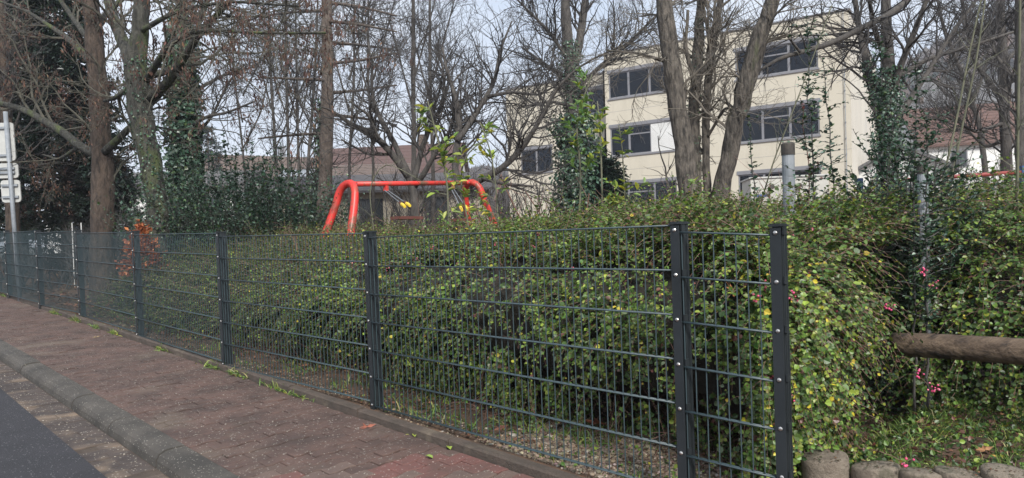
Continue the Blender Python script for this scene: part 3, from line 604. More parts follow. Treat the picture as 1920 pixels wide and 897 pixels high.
# log rail
LA = at(1676, 645.3, 4.05); LB = at(1920, 660, 3.6); ld = nrm(LB-LA); LB2 = LB+ld*1.6
lr = thing('log_rail', 'weathered round timber log laid as a low barrier beside the hedge', 'log rail', (*LA[:2], terr1(*LA[:2])))
P = resamp(np.array([LA, (LA+LB)/2+[0, 0, .004], LB, LB2]), 30); g = G(); g.tube(P, np.linspace(.066, .076, 30), 28, wob=.035); g.build('log', LOG, lr, smooth=True)
for f in (.86,):
    c = LA*(1-f)+LB2*f+np.array([-NV[0], -NV[1], 0])*.0; c = c+[0, 0, -.07]; zb = terr1(*c[:2]); g = G(); g.tube([[c[0], c[1], zb-.1], [c[0], c[1], c[2]]], [.06, .055], 14, wob=.03); g.build('support_post', LOG, lr, smooth=True)
# round concrete palisades
pal = [(1553, 845, 3.25, 'largest and leftmost round concrete edging post at the fence end'), (1641, 860, 3.18, 'round concrete edging post touching the leftmost one'), (1725, 870, 3.10, 'third round concrete edging post, under the trailing pink-berried shoot'),
       (1808, 873, 3.02, 'round concrete edging post below the brown fallen leaf'), (1893, 874, 2.93, 'round concrete edging post at the right picture edge')]
for k, (x, y, Zp, lb) in enumerate(pal+[(1985, 878, 2.84, None)]):
    if lb is None: continue
    p = at(x, y+10, Zp); zb = p[2]-.42; t = thing('palisade_post', lb, 'edging post', (p[0], p[1], zb), 'round concrete edging posts')
    r = .101; prof = [(-.0, r), (.38, r), (.402, r*.992), (.411, r*.965), (.416, r*.92), (.421, r*.55), (.423, r*.02)]
    tl = rng.normal(0, .03, 2); V = []; n = 28
    for h, rr_ in prof:
        for j in range(n):
            a_ = 2*np.pi*j/n; wob = 1+.03*(vnoise(np.array(math.cos(a_)*1.5+k*7), np.array(math.sin(a_)*1.5+h*4), 2)-.5)
            V.append([p[0]+rr_*wob*math.cos(a_)+tl[0]*h, p[1]+rr_*wob*math.sin(a_)+tl[1]*h, zb+h+.014*rr_/r*math.cos(a_+k)*(h > .3)])
    g = G(); g.add(V, [[a_*n+j, a_*n+(j+1) % n, (a_+1)*n+(j+1) % n, (a_+1)*n+j] for a_ in range(6) for j in range(n)]); g.build('post_body', CONC, t, smooth=True)
    g = G(); m_ = 60; aa = rng.uniform(0, 6.28, m_); q = np.sqrt(rng.random(m_))*r*.95; z0 = zb+.423
    Pm = np.stack([p[0]+q*np.cos(aa), p[1]+q*np.sin(aa), z0+.014*q/r*np.cos(aa+k)], -1); Vs, Fq, Cc = leaves(Pm, rng.normal(0, 1, (m_, 3))*[1, 1, .1], np.tile([0, 0, 1.], (m_, 1))+rng.normal(0, .2, (m_, 3)), rng.uniform(.006, .014, m_), pick([(.09, .07, .04), (.12, .06, .03), (.06, .07, .03)], [3, 2, 2], m_)); mk('moss_crumbs', Vs, Fq, DRY, t, col=Cc, kind='stuff')
# white container with louvre by the school
fr = frame3(at(1480, 388, 27), (1, -.12), (-.12, -1)); ct = thing('white_container', 'white container with louvre and blue strip in front of the building', 'container', fr[0]-[0, 0, .8])
g = G(); obox(g, fr, -1.4, 1.45, -1.6, 0, -.8, 1.12); g.build('body', mat('container_paint', (.50, .49, .44), .6, var=(.43, .42, .38), scale=2), ct); g = G()
for q in range(7): obox(g, fr, .55, 1.05, 0, .03, .05+q*.05, .08+q*.05)
g.build('louvre', SIGNB, ct); g = G(); obox(g, fr, -1.3, -.75, 0, .012, .42, .52); g.build('blue_strip', BLUE, ct)
for a_ in (-.65, .35): g = G(); g.tube([fr[0]+fr[1]*a_+[0, 0, .78]+fr[2]*.0, fr[0]+fr[1]*a_+[0, 0, .78]+fr[2]*.2], [.03, .09], 10); g.build('lamp', CAPM, ct)
g = G(); obox(g, fr, -1.45, 1.5, -1.65, .05, 1.121, 1.18); g.build('roof', SIGNB, ct)
# white car behind the hedge, left
cp_ = at(196, 440, 24); zc = at(196, 417, 24)[2]-1.58; car = thing('white_car', 'white parked car with red tail light showing beside the brown trunk', 'car', (cp_[0], cp_[1], zc)); yaw = R(112)
fr = ((np.array([cp_[0], cp_[1], zc])), np.array([math.cos(yaw), math.sin(yaw), 0]), np.array([math.sin(yaw), -math.cos(yaw), 0]))
prof = [(-2, .35), (-2.05, .75), (-1.98, 1.0), (-1.6, 1.5), (-1.2, 1.58), (.3, 1.55), (1.0, 1.08), (1.9, .92), (2.1, .7), (2.08, .35)]
g = G(); n = len(prof)
for yy, ins in ((-.85, .0), (.85, 0)): pass
V = [fr[0]+fr[1]*u_+fr[2]*yy*(1 if z_ < 1.05 else .84)+np.array([0, 0, z_]) for yy in (-.85, .85) for u_, z_ in prof]
g.add(V, [list(range(n)), list(range(2*n-1, n-1, -1))]+[[i, (i+1) % n, (i+1) % n+n, i+n] for i in range(n)]); g.build('body', mat('white_car_paint', (.7, .7, .7), .25), car)
for yy in (-.78, .78):
    g = G(); obox(g, fr, -2.06, -1.93, yy-.07, yy+.07, .78, 1.02); g.build('tail_light', RED, car)
    g = G(); obox(g, fr, -1.45, .45, yy*1.0-.03, yy*1.0+.03, 1.08, 1.42); g.build('side_window', DARKG, car)
    for u_ in (-1.35, 1.35): c = fr[0]+fr[1]*u_+fr[2]*yy+[0, 0, .31]; g = G(); g.tube([c-fr[2]*.1, c+fr[2]*.1], [.31, .31], 18); w_ = g.build('wheel', CAPM, car)
g = G(); c0_ = fr[0]; V = [c0_+fr[1]*u_+fr[2]*v_+np.array([0, 0, z_]) for u_, z_ in ((-1.99, 1.05), (-1.66, 1.44)) for v_ in (-.6, .6)]; V += [v+np.array(fr[1])*-.02 for v in V]; g.add(V, [[0, 1, 3, 2], [4, 6, 7, 5]]); g.build('rear_window', DARKG, car)
# ================================================================ HEDGES AND SHRUBS
def gather(P, r, n=3): return tubes(P, r, n)
def interp_paths(P, idx, t):
    K = P.shape[1]; f = t*(K-1); k = np.minimum(f.astype(int), K-2); w = (f-k)[:, None]
    a = P[idx, k]; b = P[idx, k+1]; return a*(1-w)+b*w, nrm(b-a)
def arcs(B, D0, L, K, droop=.5, wander=.12, up=0):
    N = len(B); D = nrm(D0.copy()); P = np.empty((N, K, 3)); P[:, 0] = B; st = (L/(K-1))[:, None] if np.ndim(L) else L/(K-1)
    for k in range(1, K):
        P[:, k] = P[:, k-1]+D*st; D = nrm(D+np.array([0, 0, up-droop])/(K-1)+wander*rng.standard_normal((N, 3)))
    return P
def path_leaves(P, nn, size, palette, weights, t0=.08, flat=.5, facing=None, hi=True, wsp=.34, splay=.8, cjit=.15, shift=None):
    """two ranks of leaves along each shoot"""
    N = len(P); idx = np.repeat(np.arange(N), nn*2); t = np.tile(np.repeat(np.linspace(t0, 1, nn), 2), N)+rng.normal(0, .01, N*nn*2); t = np.clip(t, 0, 1)
    b, T = interp_paths(P, idx, t); side = np.tile([1., -1.], N*nn)[:, None]
    f = np.array([0, 0, 1.]) if facing is None else facing[idx]
    Nn = nrm(f+.35*rng.standard_normal(b.shape)); X = nrm(np.cross(T, Nn))*side
    D = nrm(X*splay+T*.55+.25*rng.standard_normal(b.shape)); c = pick(palette, weights, len(b), cjit)
    if shift is not None: c = shift(b, c)
    sz = size*rng.uniform(.45, 1.25, len(b))*(1-.35*(t > .85))
    return leaves(b, D, Nn, sz, np.clip(c, .004, .9), hi, wsp)
PAL = [(.085, .155, .030), (.14, .225, .042), (.045, .09, .026), (.25, .32, .052), (.50, .43, .05), (.17, .22, .12), (.14, .06, .045)]
PW = [6.5, 5, 5, 2.2, .3, 1.2, .4]
EVG = [(.026, .060, .036), (.05, .10, .062), (.09, .155, .105), (.17, .235, .18), (.07, .12, .04)]; EW = [5, 5, 3, 1, 2]
def yshift(b, c):
    q = vnoise(b[:, 0]*2.2+5, b[:, 2]*3+b[:, 1]*2.2, 9)[:, None]; return c*(.78+.5*q)*np.array([1., 1, 1])+np.array([.05, .03, 0])*np.maximum(q-.6, 0)
def hedge(name, label, cat, spine, back, prof, n, Ls, leafn, size, pal, w, mats, hi=True, org=None, droop=1.2, dirs=(.8, .1, .35), bump=.12, core=True, dens=None, facing=None, stems=True, K=6, nsp=60):
    """spine/back in fence coordinates (s, d); prof(u) gives (depth, height) pairs"""
    sp = np.array(spine, float); bk = np.array(back, float); U = np.linspace(0, 1, nsp)
    tt = np.linspace(0, 1, len(sp)); Sp = np.stack([np.interp(U, tt, sp[:, i]) for i in (0, 1)], 1); Bk = nrm(np.stack([np.interp(U, tt, bk[:, i]) for i in (0, 1)], 1))
    NP = 26; PR = np.stack([resamp(np.array(prof(u)), NP) for u in U])              # nsp, NP, 2
    def pos(fu, fv, off=0):
        a = fu*(nsp-1); i = np.minimum(a.astype(int), nsp-2); wa = (a-i)[:, None]; b = fv*(NP-1); j = np.minimum(b.astype(int), NP-2); wb = (b-j)[:, None]
        pr = (PR[i, j]*(1-wb)+PR[i, j+1]*wb)*(1-wa)+(PR[i+1, j]*(1-wb)+PR[i+1, j+1]*wb)*wa
        s2 = Sp[i]*(1-wa)+Sp[i+1]*wa; b2 = Bk[i]*(1-wa)+Bk[i+1]*wa; dp = PR[i, j+1]-PR[i, j]; nv = nrm(np.stack([-dp[:, 1], dp[:, 0]], 1))   # (depth,height) normal: outward = -depth
        sd_ = s2+b2*(pr[:, :1]+nv[:, :1]*off); P = XY(sd_[:, 0], sd_[:, 1]); z = pr[:, 1]+.02+slope(sd_[:, 0])+nv[:, 1]*off
        bw = b2[:, :1]*EV-b2[:, 1:]*NV; al = np.stack([bw[:, 1], -bw[:, 0]], 1)
        Nw = np.concatenate([bw*nv[:, :1], nv[:, 1:2]], 1); return np.concatenate([P, z[:, None]], 1), Nw, np.concatenate([al, np.zeros((len(al), 1))], 1)
    m0, _, _ = pos(np.array([.5]), np.array([.0])); t = thing(name, label, cat, m0[0])
    # arc-length weighting so shoots spread evenly
    seg = np.linalg.norm(np.diff(PR.mean(0), axis=0), axis=1); cdf = np.concatenate([[0], np.cumsum(seg)]); cdf /= cdf[-1]
    nn_ = int(n*1.5); fu = rng.random(nn_); fv = np.interp(rng.random(nn_), cdf, np.linspace(0, 1, NP))
    keep = np.ones(nn_, bool) if dens is None else rng.random(nn_) < dens(fu, fv); fu, fv = fu[keep][:n], fv[keep][:n]
    B, Nw, Al = pos(fu, fv); bmp = vnoise(B[:, 0]*3.1, B[:, 2]*4+B[:, 1]*3.1, 6)+.5*vnoise(B[:, 0]*8, B[:, 2]*9+B[:, 1]*8, 7)-.75
    B = B+Nw*(bump*bmp*1.4-.05+rng.uniform(-.09, .02, len(B)))[:, None]
    D = Nw*dirs[0]+Al*(dirs[1]*rng.uniform(.3, 1.6, len(B)))[:, None]+np.array([0, 0, dirs[2]])+.38*rng.standard_normal(B.shape)
    P = arcs(B, D, rng.uniform(*Ls, len(B)), K, droop, .12)
    V, Fq, C_ = path_leaves(P, leafn, size, pal, w, facing=nrm(Nw*.75+[0, 0, .55]), hi=hi, shift=yshift, wsp=.43)
    mk('foliage', V, Fq, mats[0], t, col=C_, kind='stuff')
    if stems:
        V, Fq = tubes(P, np.linspace(.0022, .0009, K)[None]*np.ones((len(P), 1)), 3); mk('stems', V, Fq, mats[1], t, kind='stuff')
    if core:  # opaque dark sheet added behind the leaves to block light in the gaps
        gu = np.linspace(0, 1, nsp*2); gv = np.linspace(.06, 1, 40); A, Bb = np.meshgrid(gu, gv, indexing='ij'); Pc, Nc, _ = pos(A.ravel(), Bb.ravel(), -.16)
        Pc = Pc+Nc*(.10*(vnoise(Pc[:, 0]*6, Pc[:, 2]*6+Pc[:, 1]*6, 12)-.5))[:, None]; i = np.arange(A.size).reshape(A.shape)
        mk('shade_core_sheet', Pc, np.stack([i[:-1, :-1], i[1:, :-1], i[1:, 1:], i[:-1, 1:]], -1).reshape(-1, 4), SHADECORE, t, smooth=True, kind='stuff')
    return t, pos
SHADECORE = mat('painted_core_shade', (.035, .028, .02), .95, var=(.015, .014, .01), scale=14, bump=1, bscale=40)  # dark brown stands in for the shade deep inside the foliage
def main_prof(u):                                # u=0 right end (s=-.3), u=1 left end
    k = float(ss(u, .42, .75)); a = [(.72, .03), (.56, .16), (.44, .38), (.34, .66), (.44, .95), (.68, 1.13), (1.1, 1.21), (1.8, 1.27), (3, 1.30), (4.8, 1.30)]
    m_ = 1-.2*float(ss(u, .15, .45)); a = [(x, y*m_) for x, y in a]
    b = [(.24, .0), (.32, .10), (.50, .32), (.78, .6), (1.15, .84), (1.6, 1.0), (1.9, 1.08), (2.3, 1.12), (2.8, 1.15), (3.6, 1.12)]
    return [(x*(1-k)+X*k, y*(1-k)+Y*k) for (x, y), (X, Y) in zip(a, b)]
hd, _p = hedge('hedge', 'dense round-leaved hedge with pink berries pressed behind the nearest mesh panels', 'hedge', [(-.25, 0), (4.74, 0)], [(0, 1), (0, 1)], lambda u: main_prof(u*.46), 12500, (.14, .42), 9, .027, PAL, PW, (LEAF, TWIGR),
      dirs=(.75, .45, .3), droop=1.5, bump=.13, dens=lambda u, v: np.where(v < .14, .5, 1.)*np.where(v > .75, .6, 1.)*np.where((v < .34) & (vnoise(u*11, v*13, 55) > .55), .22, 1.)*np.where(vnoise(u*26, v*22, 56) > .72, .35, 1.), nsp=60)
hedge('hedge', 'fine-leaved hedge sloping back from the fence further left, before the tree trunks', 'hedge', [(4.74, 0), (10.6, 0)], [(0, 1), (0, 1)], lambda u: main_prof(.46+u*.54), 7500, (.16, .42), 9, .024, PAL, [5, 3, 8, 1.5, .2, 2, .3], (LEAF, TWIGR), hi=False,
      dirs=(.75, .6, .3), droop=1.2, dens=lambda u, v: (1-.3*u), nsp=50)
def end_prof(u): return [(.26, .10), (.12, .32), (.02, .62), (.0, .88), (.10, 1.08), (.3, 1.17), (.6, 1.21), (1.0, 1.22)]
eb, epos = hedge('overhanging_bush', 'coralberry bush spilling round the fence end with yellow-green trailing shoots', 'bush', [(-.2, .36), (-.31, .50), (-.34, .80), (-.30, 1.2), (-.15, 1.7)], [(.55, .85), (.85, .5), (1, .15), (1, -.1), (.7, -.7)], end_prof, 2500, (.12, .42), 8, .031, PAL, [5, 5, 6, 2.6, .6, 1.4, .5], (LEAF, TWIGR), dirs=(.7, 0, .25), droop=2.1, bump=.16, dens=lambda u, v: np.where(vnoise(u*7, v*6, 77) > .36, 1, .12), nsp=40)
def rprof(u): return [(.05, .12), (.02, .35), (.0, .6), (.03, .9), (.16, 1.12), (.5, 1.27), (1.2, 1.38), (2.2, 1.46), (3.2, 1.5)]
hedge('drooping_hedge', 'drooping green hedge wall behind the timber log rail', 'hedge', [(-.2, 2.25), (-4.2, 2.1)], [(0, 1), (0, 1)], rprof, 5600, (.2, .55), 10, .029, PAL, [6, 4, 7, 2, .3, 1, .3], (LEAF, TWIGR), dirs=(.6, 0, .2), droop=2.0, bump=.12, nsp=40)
# dark evergreen masses: rounded clumps with upright leafy shoots
def shrub(name, label, cat, centre, rad, h, nshoot, L, leafn, size, pal=EVG, w=EW, m=LEAFD, sm=TWIGD, up=.6, hi=False, K=7, thick=.006, wander=.1, org=None, group=None, splay=.8, stretch=1.0, zlo=0):
    c = np.array([*centre[:2], terr1(*centre[:2])]); t = thing(name, label, cat, c, group)
    a = rng.uniform(0, 6.28, nshoot); q = np.sqrt(rng.random(nshoot)); hz = zlo+(1-zlo)*rng.random(nshoot)**.8
    B = np.stack([c[0]+np.cos(a)*q*rad*.8, c[1]+np.sin(a)*q*rad*.8*stretch, c[2]+h*hz*(1-.45*q*q)], -1)
    D = np.stack([np.cos(a)*q*.8, np.sin(a)*q*.8, np.full(nshoot, up)], -1)+.35*rng.standard_normal((nshoot, 3))
    P = arcs(B, D, rng.uniform(*L, nshoot), K, .1, wander); V, Fq, C_ = path_leaves(P, leafn, size, pal, w, hi=hi, splay=splay); mk('foliage', V, Fq, m, t, col=C_, kind='stuff')
    V, Fq = tubes(P, np.linspace(thick, thick*.3, K)[None]*np.ones((nshoot, 1)), 3); mk('stems', V, Fq, sm, t, kind='stuff'); return t
def atxy(x, Z): p = at(x, 440, Z); return p[:2]
shrub('evergreen_shrub', 'dark blue-green evergreen shrub with spiky shoots between the ivy trunk and pine', 'shrub', atxy(415, 12), 1.5, 1.45, 560, (.5, 1.3), 13, .060, up=1.7, wander=.06, thick=.004)
shrub('evergreen_shrub', 'blue-green evergreen shrub massed directly before the tall pine trunk', 'shrub', atxy(520, 11.5), 1.3, 1.15, 500, (.45, 1.2), 13, .056, up=1.7, wander=.06, thick=.004)
shrub('evergreen_shrub', 'evergreen shrub thinning out at the foot of the ivy-covered trunk', 'shrub', atxy(345, 13), 1.0, .95, 240, (.4, .9), 12, .06, up=1.2, thick=.004)
shrub('overgrown_evergreen', 'grey-green evergreen shrub swallowing the second steel pole', 'shrub', atxy(1690, 4.9), .50, 1.75, 680, (.2, .5), 11, .040, up=.9, wander=.09, hi=True)
shrub('overgrown_evergreen', 'low dark evergreen shrub at the foot of the bare steel pole', 'shrub', atxy(1560, 5.0), .5, .85, 520, (.2, .45), 10, .032, up=.8, hi=True)
shrub('overgrown_evergreen', 'grey-green evergreen shrub at right, under the red playground bar', 'shrub', atxy(1790, 5.9), .7, 1.45, 560, (.25, .6), 10, .034, up=.7, hi=True, pal=EVG[:4]+[(.12, .17, .05)], w=[3, 4, 3, 1, 5])
# single tall shoots
def shoot(label, x, y0, y1, Z, lean=0, nleaf=26, size=.034, pal=EVG, w=EW, side=14, group='tall leafy shoots before the cream building'):
    p1 = at(x+lean, y1, Z); p0 = at(x, y0, Z); zb = terr1(*p0[:2]); t = thing('tall_shoot', label, 'shoot', (p0[0], p0[1], zb), group)
    P = resamp(np.array([[p0[0], p0[1], zb], (p0*.6+p1*.4)+rng.normal(0, .02, 3), p1]), 24); P[1:-1, :2] += rng.normal(0, .005, (22, 2)); g = G(); g.tube(P, np.linspace(.009, .0025, 24), 6); g.build('stem', TWIGR if 'red' in label else TWIGD, t)
    idx = np.zeros(side*2, int); tt = rng.uniform(.3, .98, side*2); b, T = interp_paths(P[None], idx, tt); ang = rng.uniform(0, 6.28, side*2)
    D = np.stack([np.cos(ang), np.sin(ang), np.full(side*2, .35)], -1); Q = arcs(b, D, rng.uniform(.07, .24, side*2)*(1.2-.5*tt), 5, .0, .1)
    V1, F1 = tubes(Q, np.linspace(.003, .0015, 5)[None]*np.ones((len(Q), 1)), 3); mk('side_twig', V1, F1, TWIGD, t, kind='stuff')
    V, Fq, C_ = path_leaves(Q, 5, size*.8, pal, w, facing=None, splay=.7); g = G(); g.add(V, Fq, C_)
    V, Fq, C_ = path_leaves(P[None], nleaf*2, size*1.1, pal, w, t0=.3, splay=.9); g.add(V, Fq, C_); g.build('foliage', LEAFD, t, kind='stuff'); return t
shoot('leftmost slim leafy shoot, standing in front of the ground-floor window', 1412, 400, 205, 5.0, -12, side=10)
shoot('reddish leafy shoot with purple tinted top leaves beside the bare pole', 1509, 420, 185, 4.8, -8, pal=EVG+[(.16, .06, .05)], w=EW+[4])
shoot('tallest dark leafy shoot reaching to the top of the picture', 1545, 420, 20, 4.7, -34, 40, side=26)
shoot('slim leafy shoot leaning left before the building corner', 1572, 410, 108, 5.0, -30, 32, side=22)
shoot('thick leafy shoot in front of the ivy-clad tree at right', 1652, 430, 70, 5.2, 0, 46, .04, side=34)
shoot('leafy shoot climbing right of the ivy-clad tree', 1706, 430, 120, 4.3, 14, 36, .032, side=34)
shoot('short leafy shoot beside the second pole', 1733, 470, 215, 4.15, 6, 40, .03, side=34)
for q_, (x_, y_, Z_) in enumerate(((385, 262, 11.6), (408, 285, 11.2), (432, 248, 11.8), (452, 276, 11.3), (478, 262, 11.6), (500, 292, 11), (528, 270, 11.4), (556, 300, 11), (370, 300, 11.8))):
    shoot(('thin spiky shoot second from the ivy-sheathed trunk, leaves small and dark', 'shorter spiky shoot third from the ivy-sheathed trunk', 'tallest spiky shoot over the left half of the blue-green shrubs', 'spiky shoot just right of the tallest one over the left shrubs', 'tall spiky shoot over the gap between the two evergreen shrubs', 'low spiky shoot before the slim leafless trunks', 'spiky shoot crossing the leftmost slim leafless trunk', 'shortest spiky shoot, nearest the tall pine trunk', 'spiky shoot closest to the ivy-sheathed trunk')[q_], x_, 410, y_, Z_, rng.uniform(-14, 6), 34, .062, side=16, group='spiky shoots above the left evergreen shrubs')
# individual trailing shoots with single leaves, end bush
def leafmesh(nm, m, s=.026):
    V, Fq, _ = leaves(np.zeros((1, 3)), np.array([[0, 1., 0]]), np.array([[0, 0, 1.]]), s, np.ones((1, 3)), True, .38); o = mk(nm, V, Fq, m); d = o.data; bpy.data.objects.remove(o); return d
def plainleaf(n, c): 
    m = mat(n, c, .42, var=tuple(v*1.35 for v in c), scale=60, trans=.28); return m
LM = [leafmesh('leaf', plainleaf('green_leaf', (.10, .165, .035))), leafmesh('leaf', plainleaf('yellow_green_leaf', (.24, .29, .045))), leafmesh('leaf', plainleaf('yellow_leaf', (.52, .43, .04))), leafmesh('leaf', plainleaf('deep_green_leaf', (.06, .10, .03)), .03)]
MB_ = []
def berry_geo(P, r):
    t = (1+5**.5)/2; V = nrm(np.array([[-1, t, 0], [1, t, 0], [-1, -t, 0], [1, -t, 0], [0, -1, t], [0, 1, t], [0, -1, -t], [0, 1, -t], [t, 0, -1], [t, 0, 1], [-t, 0, -1], [-t, 0, 1]], float))
    Fc = np.array([[0, 11, 5], [0, 5, 1], [0, 1, 7], [0, 7, 10], [0, 10, 11], [1, 5, 9], [5, 11, 4], [11, 10, 2], [10, 7, 6], [7, 1, 8], [3, 9, 4], [3, 4, 2], [3, 2, 6], [3, 6, 8], [3, 8, 9], [4, 9, 5], [2, 4, 11], [6, 2, 10], [8, 6, 7], [9, 8, 1]])
    N = len(P); return (P[:, None]+r[:, None, None]*V).reshape(-1, 3), ((np.arange(N)*12)[:, None, None]+Fc).reshape(-1, 3)
for k in range(22):
    fu = np.array([rng.uniform(.0, 1)]); fv = np.array([rng.uniform(.25, .7)]); B, Nw, Al = epos(fu, fv, .03)
    D = Nw*.7+Al*rng.normal(0, .3)+[0, 0, .1]; P = arcs(B, D, np.array([rng.uniform(.25, .5)]), 14, 3.2, .06)[0]
    g = G(); g.tube(P, np.linspace(.0018, .0008, 14), 5); st = g.build('trailing_shoot', TWIGR, eb); base = LM[[0, 1, 0, 1, 0, 3][k % 6]]
    po = np.array(eb['_o'])
    for j in range(1, 13):
        for q in ((1, -1) if j < 13 else (1,)):
            if rng.random() < .12: continue
            lm = base if rng.random() < .7 else LM[rng.integers(0, 4)]
            o = bpy.data.objects.new('leaf', lm); COL.objects.link(o); o.parent = st; p = P[j]-po; T = nrm(P[j]-P[j-1]); n_ = nrm(Nw[0]+.5*rng.standard_normal(3)); X = nrm(np.cross(T, n_))*q
            Dd = nrm(X*.8+T*.6+.15*rng.standard_normal(3)); Xx = nrm(np.cross(Dd, n_)); Zz = np.cross(Xx, Dd); s_ = rng.uniform(.65, 1.1)
            o.matrix_local = Matrix([[Xx[0]*s_, Dd[0]*s_, Zz[0]*s_, p[0]], [Xx[1]*s_, Dd[1]*s_, Zz[1]*s_, p[1]], [Xx[2]*s_, Dd[2]*s_, Zz[2]*s_, p[2]], [0, 0, 0, 1]])
def berries(t, pos, n, per, vr, nm='berries', out=.05, ur=(0, 1)):
    B, Nw, Al = pos(rng.uniform(*ur, n), rng.uniform(*vr, n), out); P = np.repeat(B, per, 0)+rng.normal(0, .013, (n*per, 3)); V, Fq = berry_geo(P, rng.uniform(.005, .008, n*per))
    mk(nm, V, Fq, BERRY, t, col=np.repeat(pick([(.50, .08, .14), (.55, .22, .24), (.34, .06, .09)], [3, 2, 2], n*per), 12, 0), smooth=True, kind='stuff')
berries(eb, epos, 14, 6, (.15, .75)); berries(hd, _p, 55, 3, (.2, .6), ur=(0, 1))
for (x, y, Z_, n_) in ((1730, 508, 4.15, 13), (1748, 532, 4.1, 6), (1750, 728, 3.5, 11), (1722, 700, 3.45, 7), (1668, 575, 3.6, 6), (1485, 560, 3.25, 6), (1484, 745, 3.15, 6), (1700, 868, 3.05, 7)):
    c = at(x, y, Z_); Pb = c+rng.normal(0, .013, (n_, 3)); V, Fq = berry_geo(Pb, rng.uniform(.0045, .0075, n_)); mk('berry_cluster', V, Fq, BERRY, eb, col=np.repeat(pick([(.62, .07, .18), (.75, .2, .3)], [3, 1], n_), 12, 0), smooth=True, kind='stuff')
    g = G(); q = arcs(c[None]-[[.0, 0, .01]], np.array([[rng.normal(0, .3), .9, .5]]), np.array([.22]), 8, .6, .1)[0]; g.tube(q, np.linspace(.0015, .0022, 8), 4); g.build('berry_stem', TWIGR, eb)
    V, Fq, C_ = path_leaves(q[None], 5, .028, PAL, PW, wsp=.42); mk('berry_leaves', V, Fq, LEAF, eb, col=C_)
